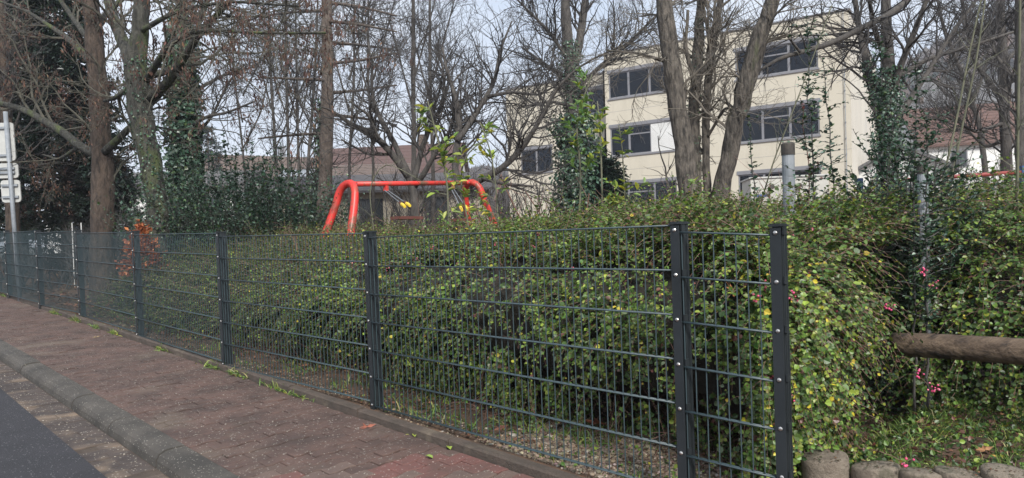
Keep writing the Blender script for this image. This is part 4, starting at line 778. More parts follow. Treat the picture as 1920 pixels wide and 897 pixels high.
# ================================================================ TREES
def kids(P, r, n, L, K, ang=(.5, 1.1), t0=.2, up=.3, wander=.14, rmul=.5, rmax=.03, rmin=.002, taper=.3, w=None):
    N = len(P); idx = rng.choice(N, n, p=w) if w is not None else rng.integers(0, N, n)
    t = rng.uniform(t0, .98, n); b, T = interp_paths(P, idx, t); f = t*(P.shape[1]-1); k = f.astype(int); rp = r[idx, np.minimum(k, P.shape[1]-1)]
    a = rng.uniform(*ang, n)[:, None]; pv = nrm(np.cross(T, rng.standard_normal((n, 3)))); D = T*np.cos(a)+pv*np.sin(a)+np.array([0, 0, up*.4])
    ln = rng.uniform(*L, n)*(1.15-.6*t); Q = arcs(b, D, ln, K, -up, wander); r0 = np.clip(rp*rmul, rmin, rmax); return Q, r0[:, None]*np.linspace(1, taper, K)
ND = .55
def tree(name, label, limbs, Z, bark, twm=TWIG, dz=.0, n1=60, n2=420, n3=2200, L1=(.8, 2.2), L2=(.35, .9), L3=(.12, .4), up=.35, ivy=None, keys=0, cat='tree', base=True, rmin=.0028, t0=.35, group=None, wob=.10, wander=.15, ang=(.5, 1.15), seed=None, nside=12, moss=None):
    n2 = int(n2*.8); n3 = int(n3*ND)
    p0 = at(*limbs[0][0][:2], Z); zb = terr1(*p0[:2]); t = thing(name, label, cat, (p0[0], p0[1], zb), group); LP = []; LR = []
    for k, lb in enumerate(limbs):
        zend = 0; z0 = 0
        if isinstance(lb, tuple): lb, z0, zend = lb
        q = np.linspace(0, 1, len(lb)); pts = np.array([[*at(x, y, Z+z0*(1-f)+zend*f), w_*(Z+z0*(1-f)+zend*f)/F/2] for (x, y, w_), f in zip(lb, q)])
        if k == 0 and base:
            rr_ = pts[0, 3]; pts = np.concatenate([[[pts[0, 0], pts[0, 1], zb-.2, rr_*1.35], [pts[0, 0], pts[0, 1], zb+.15, rr_*1.15]], pts])
        K = 28 if k == 0 else 18; P = resamp(pts, K); P[2:, :3] += rng.normal(0, 1, (K-2, 3))*P[2:, 3:4]*.06
        g = G(); g.tube(P[:, :3], P[:, 3], nside, wob=wob); g.build('trunk' if k == 0 else 'branch', bark if k == 0 or not moss else moss, t, smooth=True); Pr = resamp(P, 20); LP.append(Pr[:, :3]); LR.append(Pr[:, 3])
    P0_ = np.stack(LP); R0_ = np.stack(LR); wl = np.linalg.norm(np.diff(P0_, axis=1), axis=-1).sum(1)/np.sqrt(R0_.mean(1)); wl[0] *= .5; wl /= wl.sum()
    A1, r1 = kids(P0_, R0_, n1, L1, 9, ang, t0, up, wander*1.25, .42, .024, .005, w=wl); A2, r2 = kids(A1, r1, n2, L2, 6, ang, .12, up, wander, .6, .012, rmin*1.3)
    V, Fq = tubes(A1, r1, 5); V2, F2 = tubes(A2, r2, 4); g = G(); g.add(V, Fq); g.add(V2, F2)
    if n3:
        A3, r3 = kids(A2, r2, n3, L3, 4, (.4, 1.0), .1, up, wander*1.3, .7, .005, rmin, .6); V3, F3 = tubes(A3, r3, 3); g.add(V3, F3)
    g.build('twigs', twm, t, kind='stuff')
    if ivy:
        for (i0, f0, f1, n, rad, sz) in ivy:
            idx = np.full(n, i0); tt = rng.uniform(f0, f1, n); b, T = interp_paths(P0_, idx, tt); a = rng.uniform(0, 6.28, n); rr_ = (R0_[i0].mean()+rad*rng.random(n)**1.5)[:, None]*(1+.4*(vnoise(tt*25, a*1.2, 4)-.5))[:, None]
            O = np.stack([np.cos(a), np.sin(a), np.zeros(n)], -1); B = b+O*rr_; Nn = nrm(O+.5*rng.standard_normal((n, 3))+[0, 0, .4]); D = nrm(np.array([0, 0, -1.])+O*.5+.6*rng.standard_normal((n, 3)))
            V, Fq, C_ = leaves(B, D, Nn, sz*rng.uniform(.6, 1.2, n), np.clip(pick(EVG, EW, n), .004, 1), False, .45); mk('ivy', V, Fq, LEAFD, t, col=C_, kind='stuff')
    if keys:
        src = A2 if not n3 else A3; nc = keys; idx = rng.integers(0, len(src), nc); b, T = interp_paths(src, idx, rng.uniform(.4, 1, nc)); m_ = 12
        B = np.repeat(b, m_, 0)+rng.normal(0, 1, (nc*m_, 3))*[.03, .03, .065]; D = nrm(np.array([0, 0, -1.])+.25*rng.standard_normal((nc*m_, 3)))
        V, Fq, C_ = leaves(B, D, rng.standard_normal((nc*m_, 3)), rng.uniform(.04, .075, nc*m_), pick([(.095, .05, .036), (.065, .032, .026), (.15, .085, .055)], [4, 3, 2], nc*m_), False, .18); mk('seed_clusters', V, Fq, DRY, t, col=C_, kind='stuff')
    return t
tree('maple_tree', 'reddish brown barked tree with a mossy limb reaching to the left edge', [
    [(190, 440, 42), (196, 360, 41), (193, 290, 38), (186, 200, 34), (180, 120, 33), (172, 30, 29), (165, -70, 24)],
    ([(184, 292, 17), (150, 275, 15), (118, 248, 15), (80, 225, 14), (40, 202, 12), (0, 195, 10), (-60, 186, 8)], 0, 1.6),
    ([(196, 285, 15), (222, 262, 14), (243, 240, 12), (280, 200, 9), (330, 150, 6)], -.1, -.8),
    ([(180, 130, 16), (150, 90, 12), (110, 60, 9), (50, 20, 6), (-10, 0, 4)], 0, 1.5),
    ([(176, 60, 14), (205, 20, 10), (250, -20, 8)], 0, 1), ([(178, 90, 12), (140, 40, 9), (100, -20, 7)], 0, 1.5), ([(150, 275, 8), (110, 300, 5), (80, 290, 3)], .3, 1.6)], 12.6, BARK_BR, TWIGG, n1=60, n2=430, n3=2300, keys=480, moss=BARK_GR, L1=(1, 2.6), t0=.3, up=.1)
tree('maple_tree', 'mossy grey tree forking high with sawn knots, left of the ivy-clad trunk', [
    [(300, 440, 39), (293, 380, 38), (283, 310, 37), (268, 240, 40), (258, 180, 44), (256, 120, 42), (264, 50, 29), (268, -60, 25)],
    ([(250, 130, 24), (232, 80, 22), (212, 35, 20), (195, -40, 18)], 0, .8),
    ([(278, 185, 17), (305, 165, 17), (330, 135, 16), (352, 95, 14), (385, 50, 12), (430, 5, 10), (460, -30, 8)], 0, -1.6),
    ([(276, 150, 14), (295, 115, 12), (330, 70, 10), (380, 55, 7), (480, 63, 5), (610, 62, 4)], 0, -3),
    ([(270, 140, 15), (310, 140, 13), (350, 110, 11), (375, 40, 9), (400, -30, 8)], .1, 1.2),
    ([(262, 60, 10), (330, 20, 8), (430, 2, 6), (560, 12, 4)], 0, -2.5), ([(250, 160, 10), (215, 185, 8), (195, 190, 5)], 0, 1.0)], 11, BARK_GR, TWIGG, n1=66, n2=480, n3=2600, keys=420, L1=(1, 2.6), t0=.25, up=.1, ivy=[(0, .08, .75, 1600, .05, .04)])
tree('ivy_tree', 'trunk wholly sheathed in dark ivy standing before the evergreen shrubs at left', [
    [(352, 440, 34), (348, 340, 32), (343, 240, 30), (342, 140, 26), (340, 40, 22), (338, -60, 18)],
    ([(356, 235, 8), (390, 218, 6), (425, 212, 5), (478, 190, 3)], 0, -1), ([(356, 270, 7), (400, 215, 5), (430, 150, 4), (455, 130, 3)], 0, -.6), ([(345, 190, 8), (375, 165, 7), (420, 140, 5), (480, 125, 3)], 0, 1), ([(342, 60, 10), (380, 20, 8), (410, -40, 6)], 0, 1)], 16, BARK_DK, TWIGD, n1=50, n2=380, n3=1800, L1=(1, 2.6), ivy=[(0, .05, .8, 9000, .20, .11), (0, .8, 1, 900, .1, .08)], up=.25)
tree('pine_tree', 'tall straight pine trunk with whorled bare side branches beside the swing', [
    [(604, 436, 27), (607, 380, 26), (612, 300, 25), (614, 200, 23), (615, 100, 22), (612, 0, 20), (610, -80, 17)]]+
    [([(614, y, 7), (614+sx*60, y+dy*.3, 5), (614+sx*130, y+dy, 3)], 0, zz) for y, sx, dy, zz in ((215, 1, 20, 1), (150, -1, -5, -1.5), (120, 1, -20, -1), (80, 1, 15, 2), (62, -1, 2, -2), (40, 1, 20, -1.5), (20, -1, 10, 1), (5, 1, 25, 1), (-20, -1, 30, 0), (175, 1, -15, 1.5), (250, -1, 10, 1))], 15, BARK_PN, TWIGD, n1=90, n2=640, n3=3000, L1=(.8, 2.0), L2=(.3, .8), up=.05, t0=.15, rmin=.003, keys=45)
tree('leaning_trunk', 'thin dark ivied trunk leaning just left of the pine trunk', [[(590, 436, 12), (597, 340, 14), (602, 260, 13), (606, 180, 10)]], 15.9, BARK_DK, TWIGD, n1=16, n2=90, n3=300, ivy=[(0, .1, 1, 1100, .12, .07)], L1=(.5, 1.2))
for k, (x, xt, w_, lb) in enumerate(((522, 508, 6, 'leftmost slim leafless trunk'), (543, 537, 6, 'second slim leafless trunk from the left, between two forked ones'), (562, 556, 5, 'slim leafless trunk third in the row'), (573, 590, 6, 'slim leafless trunk nearest the pine, leaning right'), (465, 440, 4, 'slender sapling well left of the slim trunk row'))):
    tree('slim_tree', lb, [[(x, 420, w_+1), (x+(xt-x)*.3, 300, w_), (xt, 150, w_-1), (xt+(xt-x)*.3, 20, w_-2), (xt+(xt-x)*.5, -60, 2)]]+[([(x+(xt-x)*.4, 280-q*50, 3), (x+(-1)**q*25, 210-q*50, 3), (x+(-1)**q*42, 120-q*40, 2)], 0, rng.uniform(-1, 1)) for q in range(3)], 21, BARK_DK, TWIGD, n1=40, n2=230, n3=1200, L1=(.8, 2.0), rmin=.004, group='slim leafless trees left of the pine', t0=.2, up=.5)
tree('apple_tree', 'crooked dark apple tree whose arching limbs spread over the red crossbar', [
    [(778, 400, 17), (775, 360, 16), (765, 325, 15)],
    ([(768, 335, 15), (740, 295, 13), (712, 262, 12), (680, 242, 10), (652, 232, 8), (628, 208, 5), (600, 200, 3)], 0, -1),
    ([(768, 330, 12), (740, 270, 10), (708, 215, 9), (695, 170, 7), (700, 130, 5), (690, 80, 3)], 0, .8),
    ([(775, 340, 13), (785, 300, 11), (800, 250, 9), (830, 200, 7), (835, 150, 5), (820, 80, 3)], 0, .6),
    ([(778, 350, 11), (800, 320, 10), (820, 280, 8), (850, 240, 7), (852, 190, 6), (840, 130, 4)], 0, -.8), ([(712, 262, 6), (690, 215, 5), (655, 190, 3)], -.6, -1), ([(740, 290, 6), (690, 290, 4), (640, 262, 3)], 0, -1)], 14.5, BARK_DK, TWIGD, n1=90, n2=620, n3=3200, L1=(.7, 1.8), up=.3, t0=.15)
tree('apple_tree', 'dark apple tree with a low sweeping trunk right of the far hoop', [
    [(862, 400, 17), (868, 370, 17), (880, 345, 16)],
    ([(876, 350, 14), (905, 335, 13), (950, 315, 12), (985, 270, 10), (1020, 215, 8), (1040, 165, 6), (1090, 120, 4), (1180, 80, 3)], 0, -.8),
    ([(866, 365, 14), (850, 320, 13), (858, 270, 12), (862, 220, 11), (855, 180, 9), (838, 140, 6), (830, 90, 4)], 0, .5),
    ([(858, 265, 11), (885, 225, 10), (910, 185, 9), (930, 150, 8), (935, 100, 5), (960, 40, 3)], .1, .8), ([(912, 182, 7), (960, 172, 6), (1010, 180, 4), (1060, 150, 3)], .4, -.5), ([(905, 335, 8), (945, 345, 6), (1000, 350, 4)], -.2, -1)], 13.4, BARK_DK, TWIGD, n1=120, n2=900, n3=4200, L1=(.7, 1.9), up=.3, t0=.15)
for k, (x, xt, w_, lb) in enumerate(((776, 775, 9, 'upright dark trunk rising straight above the crossbar middle'), (812, 806, 7, 'thin upright trunk right of the straight middle one'), (700, 690, 5, 'thin sapling between the pine and the apple tree'), (655, 664, 5, 'pale thin sapling directly right of the pine'))):
    tree('bare_tree', lb, [[(x, 420, w_+2), (x, 300, w_), (xt, 150, w_), (xt, 20, w_-2), (xt, -80, 2)]]+[([(x, 270-q*60, 4), (x+(-1)**q*22, 190-q*60, 3), (x+(-1)**q*45, 100-q*60, 2)], 0, rng.uniform(-1, 1)) for q in range(3)], 18.5, BARK_DK, TWIGD, n1=45, n2=300, n3=1700, L1=(.8, 2.2), rmin=.004, group='leafless trees behind the swing', up=.45)
tree('ivy_tree', 'leafless tree with ivy thick round its lower trunk in front of the building wing', [
    [(1082, 400, 30), (1080, 330, 30), (1076, 250, 28), (1073, 170, 26), (1066, 90, 22), (1060, 20, 18), (1058, -60, 14)],
    ([(1076, 130, 18), (1088, 70, 16), (1096, 10, 13), (1105, -60, 10)], 0, .5), ([(1070, 120, 8), (1030, 60, 6), (990, 20, 4), (950, -20, 3)], 0, -1), ([(1072, 150, 8), (1020, 120, 6), (980, 90, 4)], 0, 1), ([(1078, 170, 9), (1130, 120, 8), (1180, 80, 6), (1230, 30, 4)], 0, -1), ([(1076, 200, 7), (1030, 190, 5), (980, 200, 3)], 0, -1)], 17.5, BARK_DK, TWIGD, n1=130, n2=950, n3=4600, L1=(.9, 2.4), ivy=[(0, .05, .5, 7500, .42, .095), (0, .5, .75, 1200, .12, .07)], rmin=.0035, up=.3, t0=.25)
tree('multi_trunk_maple', 'furrowed grey-brown tree of several trunks diverging before the cream facade', [
    [(1298, 420, 46), (1292, 350, 42), (1284, 280, 38), (1272, 210, 37), (1262, 140, 36), (1252, 70, 33), (1244, 0, 29), (1238, -70, 26)],
    ([(1305, 400, 26), (1306, 320, 22), (1300, 240, 20), (1303, 170, 22), (1310, 100, 21), (1312, 30, 17), (1318, -60, 14)], .2, .9),
    ([(1328, 400, 18), (1325, 330, 15), (1322, 250, 14), (1325, 180, 15), (1332, 110, 14), (1345, 40, 13), (1358, -50, 10)], .2, .6),
    ([(1345, 410, 36), (1352, 360, 34), (1368, 290, 32), (1382, 220, 32), (1398, 160, 34), (1412, 110, 36), (1432, 50, 30), (1462, -50, 24)], .1, -.6),
    ([(1302, 165, 12), (1330, 110, 10), (1342, 60, 7), (1350, 0, 5)], .3, .6), ([(1300, 150, 9), (1285, 90, 7), (1290, 20, 5)], .3, .4),
    ([(1260, 120, 7), (1200, 100, 5), (1140, 95, 3)], .1, -.8), ([(1325, 260, 6), (1360, 200, 5), (1400, 215, 3)], .3, -.5), ([(1285, 230, 6), (1265, 190, 5), (1235, 150, 3)], 0, .8)], 11, BARK_LT, TWIG, n1=80, n2=620, n3=3200, L1=(.7, 1.9), t0=.2, up=.2, wob=.16, ivy=[(1, .1, .8, 500, .03, .03)])
tree('spreading_tree', 'ivy-clad tree at right with a fan of upswept limbs and one dark limb reaching left', [
    [(1668, 430, 34), (1666, 350, 32), (1664, 270, 30), (1664, 200, 28), (1664, 120, 24), (1662, 40, 18), (1660, -60, 14)],
    ([(1655, 250, 16), (1640, 180, 16), (1625, 120, 14), (1612, 60, 11), (1600, -20, 9)], 0, .5), ([(1668, 190, 14), (1690, 120, 12), (1715, 60, 10), (1745, -20, 8)], 0, -.6), ([(1672, 240, 12), (1730, 150, 10), (1780, 70, 8), (1830, 0, 6)], 0, .6),
    ([(1664, 110, 12), (1640, 60, 9), (1630, 0, 7)], 0, -1), ([(1672, 150, 10), (1740, 110, 8), (1810, 90, 6), (1900, 60, 4)], 0, .8),
    ([(1720, -30, 12), (1690, 18, 12), (1625, 48, 11), (1560, 82, 10), (1500, 98, 9), (1452, 112, 7), (1400, 150, 4)], -.5, -1.4), ([(1500, 98, 5), (1470, 60, 3), (1440, 75, 2)], -1.2, -1.6)], 12.5, BARK_DK, TWIGD, n1=90, n2=680, n3=3400, L1=(.8, 2.2), t0=.25, up=.25, ivy=[(0, .05, .7, 5200, .16, .055), (1, .0, .5, 500, .05, .05)])
tree('bare_tree', 'dark leafless tree with arching branches before the red roofed house', [
    [(1888, 350, 20), (1885, 250, 18), (1882, 150, 17), (1878, 60, 15), (1874, -60, 12)], ([(1885, 190, 10), (1850, 150, 9), (1825, 110, 8), (1812, 50, 6), (1800, -30, 4)], 0, .6), ([(1884, 230, 7), (1830, 250, 6), (1790, 225, 4), (1750, 210, 3)], 0, -.6), ([(1884, 260, 8), (1850, 280, 6), (1810, 240, 4), (1770, 190, 3)], 0, .8), ([(1882, 120, 8), (1930, 70, 6), (1960, 20, 4)], 0, .5)], 16, BARK_DK, TWIGD, n1=110, n2=800, n3=3800, L1=(.8, 2.2), up=.2, group='leafless trees at the right')
tree('bare_tree', 'dark trunk cut by the right picture edge', [[(1914, 340, 17), (1912, 220, 16), (1912, 100, 15), (1910, -50, 13)], ([(1912, 160, 8), (1870, 110, 6), (1845, 40, 4)], 0, .6)], 14.5, BARK_DK, TWIGD, n1=40, n2=300, n3=1500, group='leafless trees at the right')
tree('bare_tree', 'slender leafless tree leaning left above the hillside houses', [[(1850, 340, 10), (1838, 240, 9), (1810, 150, 8), (1770, 60, 6), (1750, -40, 4)], ([(1825, 190, 6), (1850, 120, 5), (1862, 40, 3)], 0, .6)], 19, BARK_DK, TWIGD, n1=60, n2=420, n3=2200, L1=(.8, 2.2), group='leafless trees at the right', rmin=.004)
tree('bare_tree', 'small trunk at the far left edge behind the road sign', [[(25, 440, 24), (20, 360, 23), (15, 280, 21), (8, 150, 18), (0, 0, 15)]], 15, BARK_BR, TWIGD, n1=40, n2=280, n3=1200)
# thin pale canes in the right foreground
def cane(label, pts, Z, n=30):
    t = None; P = np.array([[*at(x, y, Z), w_*Z/F/2] for x, y, w_ in pts]); zb = terr1(*P[0, :2]); t = thing('bare_cane', label, 'cane', (P[0, 0], P[0, 1], zb), 'pale canes rising from the hedge')
    P = np.concatenate([[[P[0, 0], P[0, 1], zb-.05, P[0, 3]]], P]); P = resamp(P, 24); g = G(); g.tube(P[:, :3], P[:, 3], 6); g.build('stem', CANE, t, smooth=True)
    A1, r1 = kids(P[None, :, :3], P[None, :, 3], n, (.1, .5), 6, rmax=.003, rmin=.0012, up=.1); g = G(); g.add(*tubes(A1, r1, 3)); g.build('twigs', CANE, t, kind='stuff')
cane('greenish cane leaning right, left one of the crossing pair', [(1745, 440, 5), (1770, 330, 4.5), (1795, 220, 4), (1815, 110, 3.5), (1842, -10, 3)], 5.0)
cane('greenish cane leaning right beside its thinner neighbour', [(1768, 440, 5), (1785, 330, 4.5), (1808, 220, 4), (1832, 110, 3.5), (1850, -20, 3)], 5.2)
cane('straight pale cane near the right picture edge', [(1906, 450, 5.5), (1908, 330, 5.5), (1909, 200, 5), (1912, 80, 5), (1913, -40, 4)], 4.8)
cane('thin green cane crossing the middle window', [(1415, 420, 3), (1450, 300, 2.5), (1475, 240, 2.5), (1520, 120, 2), (1560, 10, 2)], 5.5)
cane('brown cane arching over the left swing', [(700, 420, 2), (690, 350, 2), (720, 300, 1.6), (790, 340, 1.4)], 7.5, 16)
# elder-like yellowing shoots in the middle
def elder(label, pts, Z, n=26, pal=((.30, .36, .06), (.50, .45, .05), (.16, .24, .06), (.20, .30, .09)), size=.095):
    P = np.array([[*at(x, y, Z), w_*Z/F/2] for x, y, w_ in pts]); zb = terr1(*P[0, :2]); t = thing('yellowing_shoot', label, 'shoot', (P[0, 0], P[0, 1], zb), 'yellowing shoots before the building')
    P = np.concatenate([[[P[0, 0], P[0, 1], zb, P[0, 3]]], P]); P = resamp(P, 24); g = G(); g.tube(P[:, :3], P[:, 3], 6); g.build('stem', CANE, t, smooth=True)
    A1, r1 = kids(P[None, :, :3], P[None, :, 3], n, (.12, .4), 6, t0=.5, rmax=.004, rmin=.0015, up=.1, ang=(.6, 1.4)); g = G(); g.add(*tubes(A1, r1, 3)); g.build('twigs', CANE, t, kind='stuff')
    V, Fq, C_ = path_leaves(A1, 4, size, pal, [4, 2, 4, 3], t0=.45, splay=.7, wsp=.22); mk('foliage', V, Fq, LEAF, t, col=C_, kind='stuff')
elder('tall shoot with lime compound leaves left of the far hoop', [(842, 430, 4), (838, 330, 3.5), (815, 240, 3), (802, 190, 2)], 7, 16)
elder('arching shoot with yellow leaves above the crossbar end', [(880, 430, 3.5), (862, 340, 3), (870, 290, 3), (905, 265, 2)], 7.5, 14)
elder('thin yellow-tipped shoot right of the far hoop', [(935, 430, 3), (930, 350, 3), (920, 280, 2.5), (900, 230, 2)], 7.2, 12)
elder('bright green leafy shoot beside the ivy trunk', [(1085, 430, 4), (1090, 320, 3.5), (1078, 230, 3), (1110, 140, 2.5)], 8, 20, pal=((.17, .27, .06), (.40, .42, .05), (.14, .24, .07), (.18, .30, .09)))
elder('yellow leafed shoot before the middle left window', [(1130, 430, 4), (1128, 320, 3.5), (1125, 240, 3), (1120, 190, 2)], 7.6, 16)
elder('slender shoot with golden leaves under the roller blind', [(1175, 430, 3), (1170, 330, 2.5), (1165, 260, 2), (1160, 235, 2)], 7.4, 9)
elder('short yellow shoot at the foot of the furrowed trunks', [(1290, 430, 3), (1295, 380, 3), (1300, 345, 2)], 7.0, 8)
# conifers
def conifer(name, label, x, Z, h, rad, n, ybase=None, pal=((.012, .026, .018), (.020, .038, .026), (.035, .055, .035)), lo=.1):
    xy = atxy(x, Z); zb = terr1(*xy); t = thing(name, label, 'tree', (*xy, zb)); g = G(); g.tube([[*xy, zb-.2], [*xy, zb+h*.5], [*xy, zb+h]], [.16*h/8, .1*h/8, .02], 10); g.build('trunk', BARK_DK, t, smooth=True)
    f = rng.random(n)**.85; a = rng.uniform(0, 6.28, n); L = rad*(1-f)**.7*rng.uniform(.65, 1.1, n)+.2; B = np.stack([np.full(n, xy[0]), np.full(n, xy[1]), zb+h*(lo+(1-lo)*f)], -1)
    D = np.stack([np.cos(a), np.sin(a), rng.uniform(-.15, .3, n)], -1); P = arcs(B, D, L, 7, .5, .05); g = G(); g.add(*tubes(P, np.linspace(.03, .006, 7)[None]*np.ones((n, 1)), 4)); g.build('branches', BARK_DK, t, kind='stuff')
    Q, r_ = kids(P, np.full(P.shape[:2], .01), n*9, (.3, .75), 4, (.4, 1.1), .25, -.15, .1); V, Fq, C_ = path_leaves(Q, 7, .15, pal, [3, 3, 1.2], t0=.0, splay=.7, wsp=.2); mk('foliage', V, Fq, LEAFD, t, col=C_, kind='stuff'); return t
conifer('conifer', 'broad dark conifer filling the left edge behind the sign', 40, 19, 8.5, 3.0, 330)
conifer('conifer', 'dark conifer between the road sign and the brown trunk', 125, 18, 7.2, 2.0, 260)
conifer('conifer', 'dark conifer peeping out right of the brown trunk', 215, 21, 2.6, .7, 50)
conifer('conifer', 'small dark conifer at the foot of the ivy tree before the building', 1128, 18, 2.3, .6, 90)
conifer('conifer', 'distant grey-green conifer above the left shrubs', 398, 55, 9, 2.6, 120, pal=((.03, .05, .04), (.045, .07, .055), (.06, .085, .07)))
# orange dried shrub
shrub('dry_shrub', 'small shrub with dried orange-brown leaves behind the fence at left', 'shrub', atxy(264, 10.4), .22, 1.3, 90, (.1, .22), 7, .07, zlo=.8, pal=((.42, .13, .05), (.30, .09, .04), (.5, .2, .08)), w=(3, 2, 2), m=DRY, sm=TWIGR)
# bare thickets in the background
def thicket(label, x0, x1, Z, h, n, m=TWIGD, stuffn=5):
    a = atxy(x0, Z); b = atxy(x1, Z); f = rng.random(n)[:, None]; xy = a*(1-f)+b*f+rng.normal(0, .5, (n, 2)); z = terrain(xy); B = np.column_stack([xy, z]); t = thing('bare_thicket', label, 'thicket', (*((a+b)/2), terr1(*((a+b)/2))))
    P = arcs(B, np.tile([0, 0, 1.], (n, 1))+.25*rng.standard_normal((n, 3)), rng.uniform(.5, 1, n)*h, 7, .0, .12); r_ = np.linspace(.02, .006, 7)[None]*np.ones((n, 1)); g = G(); g.add(*tubes(P, r_, 4)); Q, rq = kids(P, r_, n*14, (.3, 1.0), 5, rmin=.004, up=.4); g.add(*tubes(Q, rq, 3)); g.build('twigs', m, t, kind='stuff')
thicket('brown leafless thicket below the beige houses at left', 400, 640, 24, 2.2, 50)
thicket('leafless thicket behind the red swing frame', 640, 930, 19, 2.2, 50)
thicket('leafless scrub in front of the building wing', 920, 1150, 22, 2.4, 45)
thicket('brown scrub left of the brown trunk under the conifers', -20, 250, 15, 1.2, 60, TWIGD)
thicket('bare scrub below the hillside houses at right', 1640, 1930, 26, 3.2, 60, TWIGD)
thicket('reddish brambles among the hedge top at right of the swing', 930, 1200, 8.5, 1.9, 26, TWIGR)
thicket('reddish brambles at the foot of the furrowed trunks', 1230, 1440, 7.5, 1.75, 26, TWIGR)

# ================================================================ GROUND COVER, WEEDS, LITTER
def grass(name, label, P, n, size, pal, w, spread=.0, mt=GRASS, parent=None, wd=.045, cat='grass'):
    N = len(P); D = np.array([0, 0, 1.])+.55*rng.standard_normal((N, 3)); Q = arcs(P, D, rng.uniform(.5, 1.2, N)*size, 4, 1.2, .1)
    T = nrm(Q[:, -1]-Q[:, 0]); X = nrm(np.cross(T, rng.standard_normal((N, 3)))); wv = (np.array([.9, 1, .7, .05])*size*wd)[None, :, None]
    V = np.stack([Q-X[:, None]*wv, Q+X[:, None]*wv], 2).reshape(-1, 3); b = (np.arange(N)*8)[:, None, None]; F4 = b+np.array([[0, 1, 3, 2], [2, 3, 5, 4], [4, 5, 7, 6]])
    o = mk(name, V, F4.reshape(-1, 4), mt, parent, col=np.clip(np.repeat(pick(pal, w, N), 8, 0), .005, 1), kind='stuff')
    if label: tag(o, label, cat)
    return o
GP = [(.10, .17, .035), (.16, .24, .05), (.30, .34, .09), (.42, .38, .20), (.07, .12, .03)]; GW = [5, 4, 2, 1, 3]
def onz(s_, d_): p = XY(s_, d_); return np.column_stack([p, terrain(p)])
N = 9000; s_ = rng.uniform(-3.2, -.25, N); d_ = rng.uniform(.5, 2.3, N); k = vnoise(s_*5, d_*5, 21) > .35; grass('grass', 'short grass and weeds between the round edging posts and the hedge', onz(s_[k], d_[k]), 0, .10, GP, GW, wd=.022)
N = 3800; s_ = rng.uniform(-.1, 6, N); d_ = rng.uniform(.08, 1.1, N); k = vnoise(s_*3.3, d_*4, 22) > .58; grass('weeds', 'sparse weeds and grass growing behind the foot of the fence', onz(s_[k], d_[k]), 0, .10, GP, GW, cat='weeds')
# ground-hugging leaves: weeds and ivy in the beds, brown litter behind the fence
def scatter(name, label, s0, s1, d0, d1, N, thr, seed, size, pal, w, m, up=.35, cat='leaf litter', wsp=.4, lift=.01):
    s_ = rng.uniform(s0, s1, N); d_ = rng.uniform(d0, d1, N); k = vnoise(s_*2.6, d_*2.6, seed) > thr; P = onz(s_[k], d_[k]); P[:, 2] += lift+rng.uniform(0, .015, len(P)); n = len(P)
    D = rng.standard_normal((n, 3))*[1, 1, up]; V, Fq, C_ = leaves(P, D, np.array([0, 0, 1.])+up*rng.standard_normal((n, 3)), rng.uniform(.5, 1.2, n)*size, np.clip(pick(pal, w, n), .005, 1), True, wsp)
    tag(mk(name, V, Fq, m, col=C_, kind='stuff'), label, cat)
scatter('low_weeds', 'low green weeds and ivy leaves on the bed under the log rail', -3.2, .1, .48, 2.4, 8000, .25, 31, .028, PAL, [4, 1.5, 8, .8, .2, .8, 1.5], LEAF, up=.8, lift=.03, cat='weeds')
scatter('low_weeds', 'scattered low green weeds on the soil strip behind the mesh', -.1, 9, .06, 1.2, 3600, .55, 32, .024, PAL, PW, LEAF, up=.6, cat='weeds')
LP = [(.16, .075, .045), (.24, .13, .07), (.10, .055, .035), (.30, .2, .11)]; LW = [4, 3, 4, 1.5]
scatter('leaf_litter', 'brown fallen leaves and twigs on the soil under the hedge', -.2, 12, .05, 1.6, 6000, .3, 33, .03, LP, LW, DRY)
scatter('leaf_litter', 'brown leaf litter on the bank behind the far left fence panels', 6.5, 18, .2, 4.5, 7000, .2, 34, .06, LP, LW, DRY)
scatter('leaf_litter', 'brown leaves and moss lying on the grass under the log rail', -3.2, -.25, .5, 2.2, 900, .2, 35, .035, LP, LW, DRY)
# bare trailing stems on the ground and in the hollow
N = 900; s_ = rng.uniform(-.1, 7, N); d_ = rng.uniform(.4, 1.3, N); P = onz(s_, d_); A1 = arcs(P, np.array([0, -.3, .6])+.7*rng.standard_normal((N, 3)), rng.uniform(.1, .45, N), 6, .8, .15)
tag(mk('dead_stems', *tubes(A1, np.linspace(.0025, .001, 6)[None]*np.ones((N, 1)), 3), TWIGR, kind='stuff'), 'thin dead stems in the dark hollow under the hedge', 'dead stems')
# pebbles
def pebbles(name, label, s0, s1, d0, d1, N, size, thr, seed):
    s_ = rng.uniform(s0, s1, N); d_ = rng.uniform(d0, d1, N); k = vnoise(s_*2, d_*3, seed) > thr; P = onz(s_[k], d_[k]); n = len(P); r = rng.lognormal(math.log(size), .45, n); V, Fq = berry_geo(P+np.array([0, 0, 1])*r[:, None]*.3, r)
    V = V.reshape(n, 12, 3); c = P[:, None]; V = c+(V-c)*(np.array([1, 1, .7])*rng.uniform(.7, 1.3, (n, 1, 3))); tag(mk(name, V.reshape(-1, 3), Fq, GRAV, col=np.repeat(np.clip(pick([(.26, .20, .14), (.18, .14, .10), (.36, .31, .25), (.13, .10, .075)], [4, 4, 1.5, 3], n), .01, 1), 12, 0), smooth=False, kind='stuff'), label, 'gravel')
pebbles('gravel', 'tan gravel patch on the soil behind the nearest fence panel', .0, 1.5, .05, .95, 9000, .006, .22, 41)
pebbles('gravel', 'fine gravel crumbs along the back of the concrete edging', -.3, 9, .02, .3, 2600, .005, .4, 42)
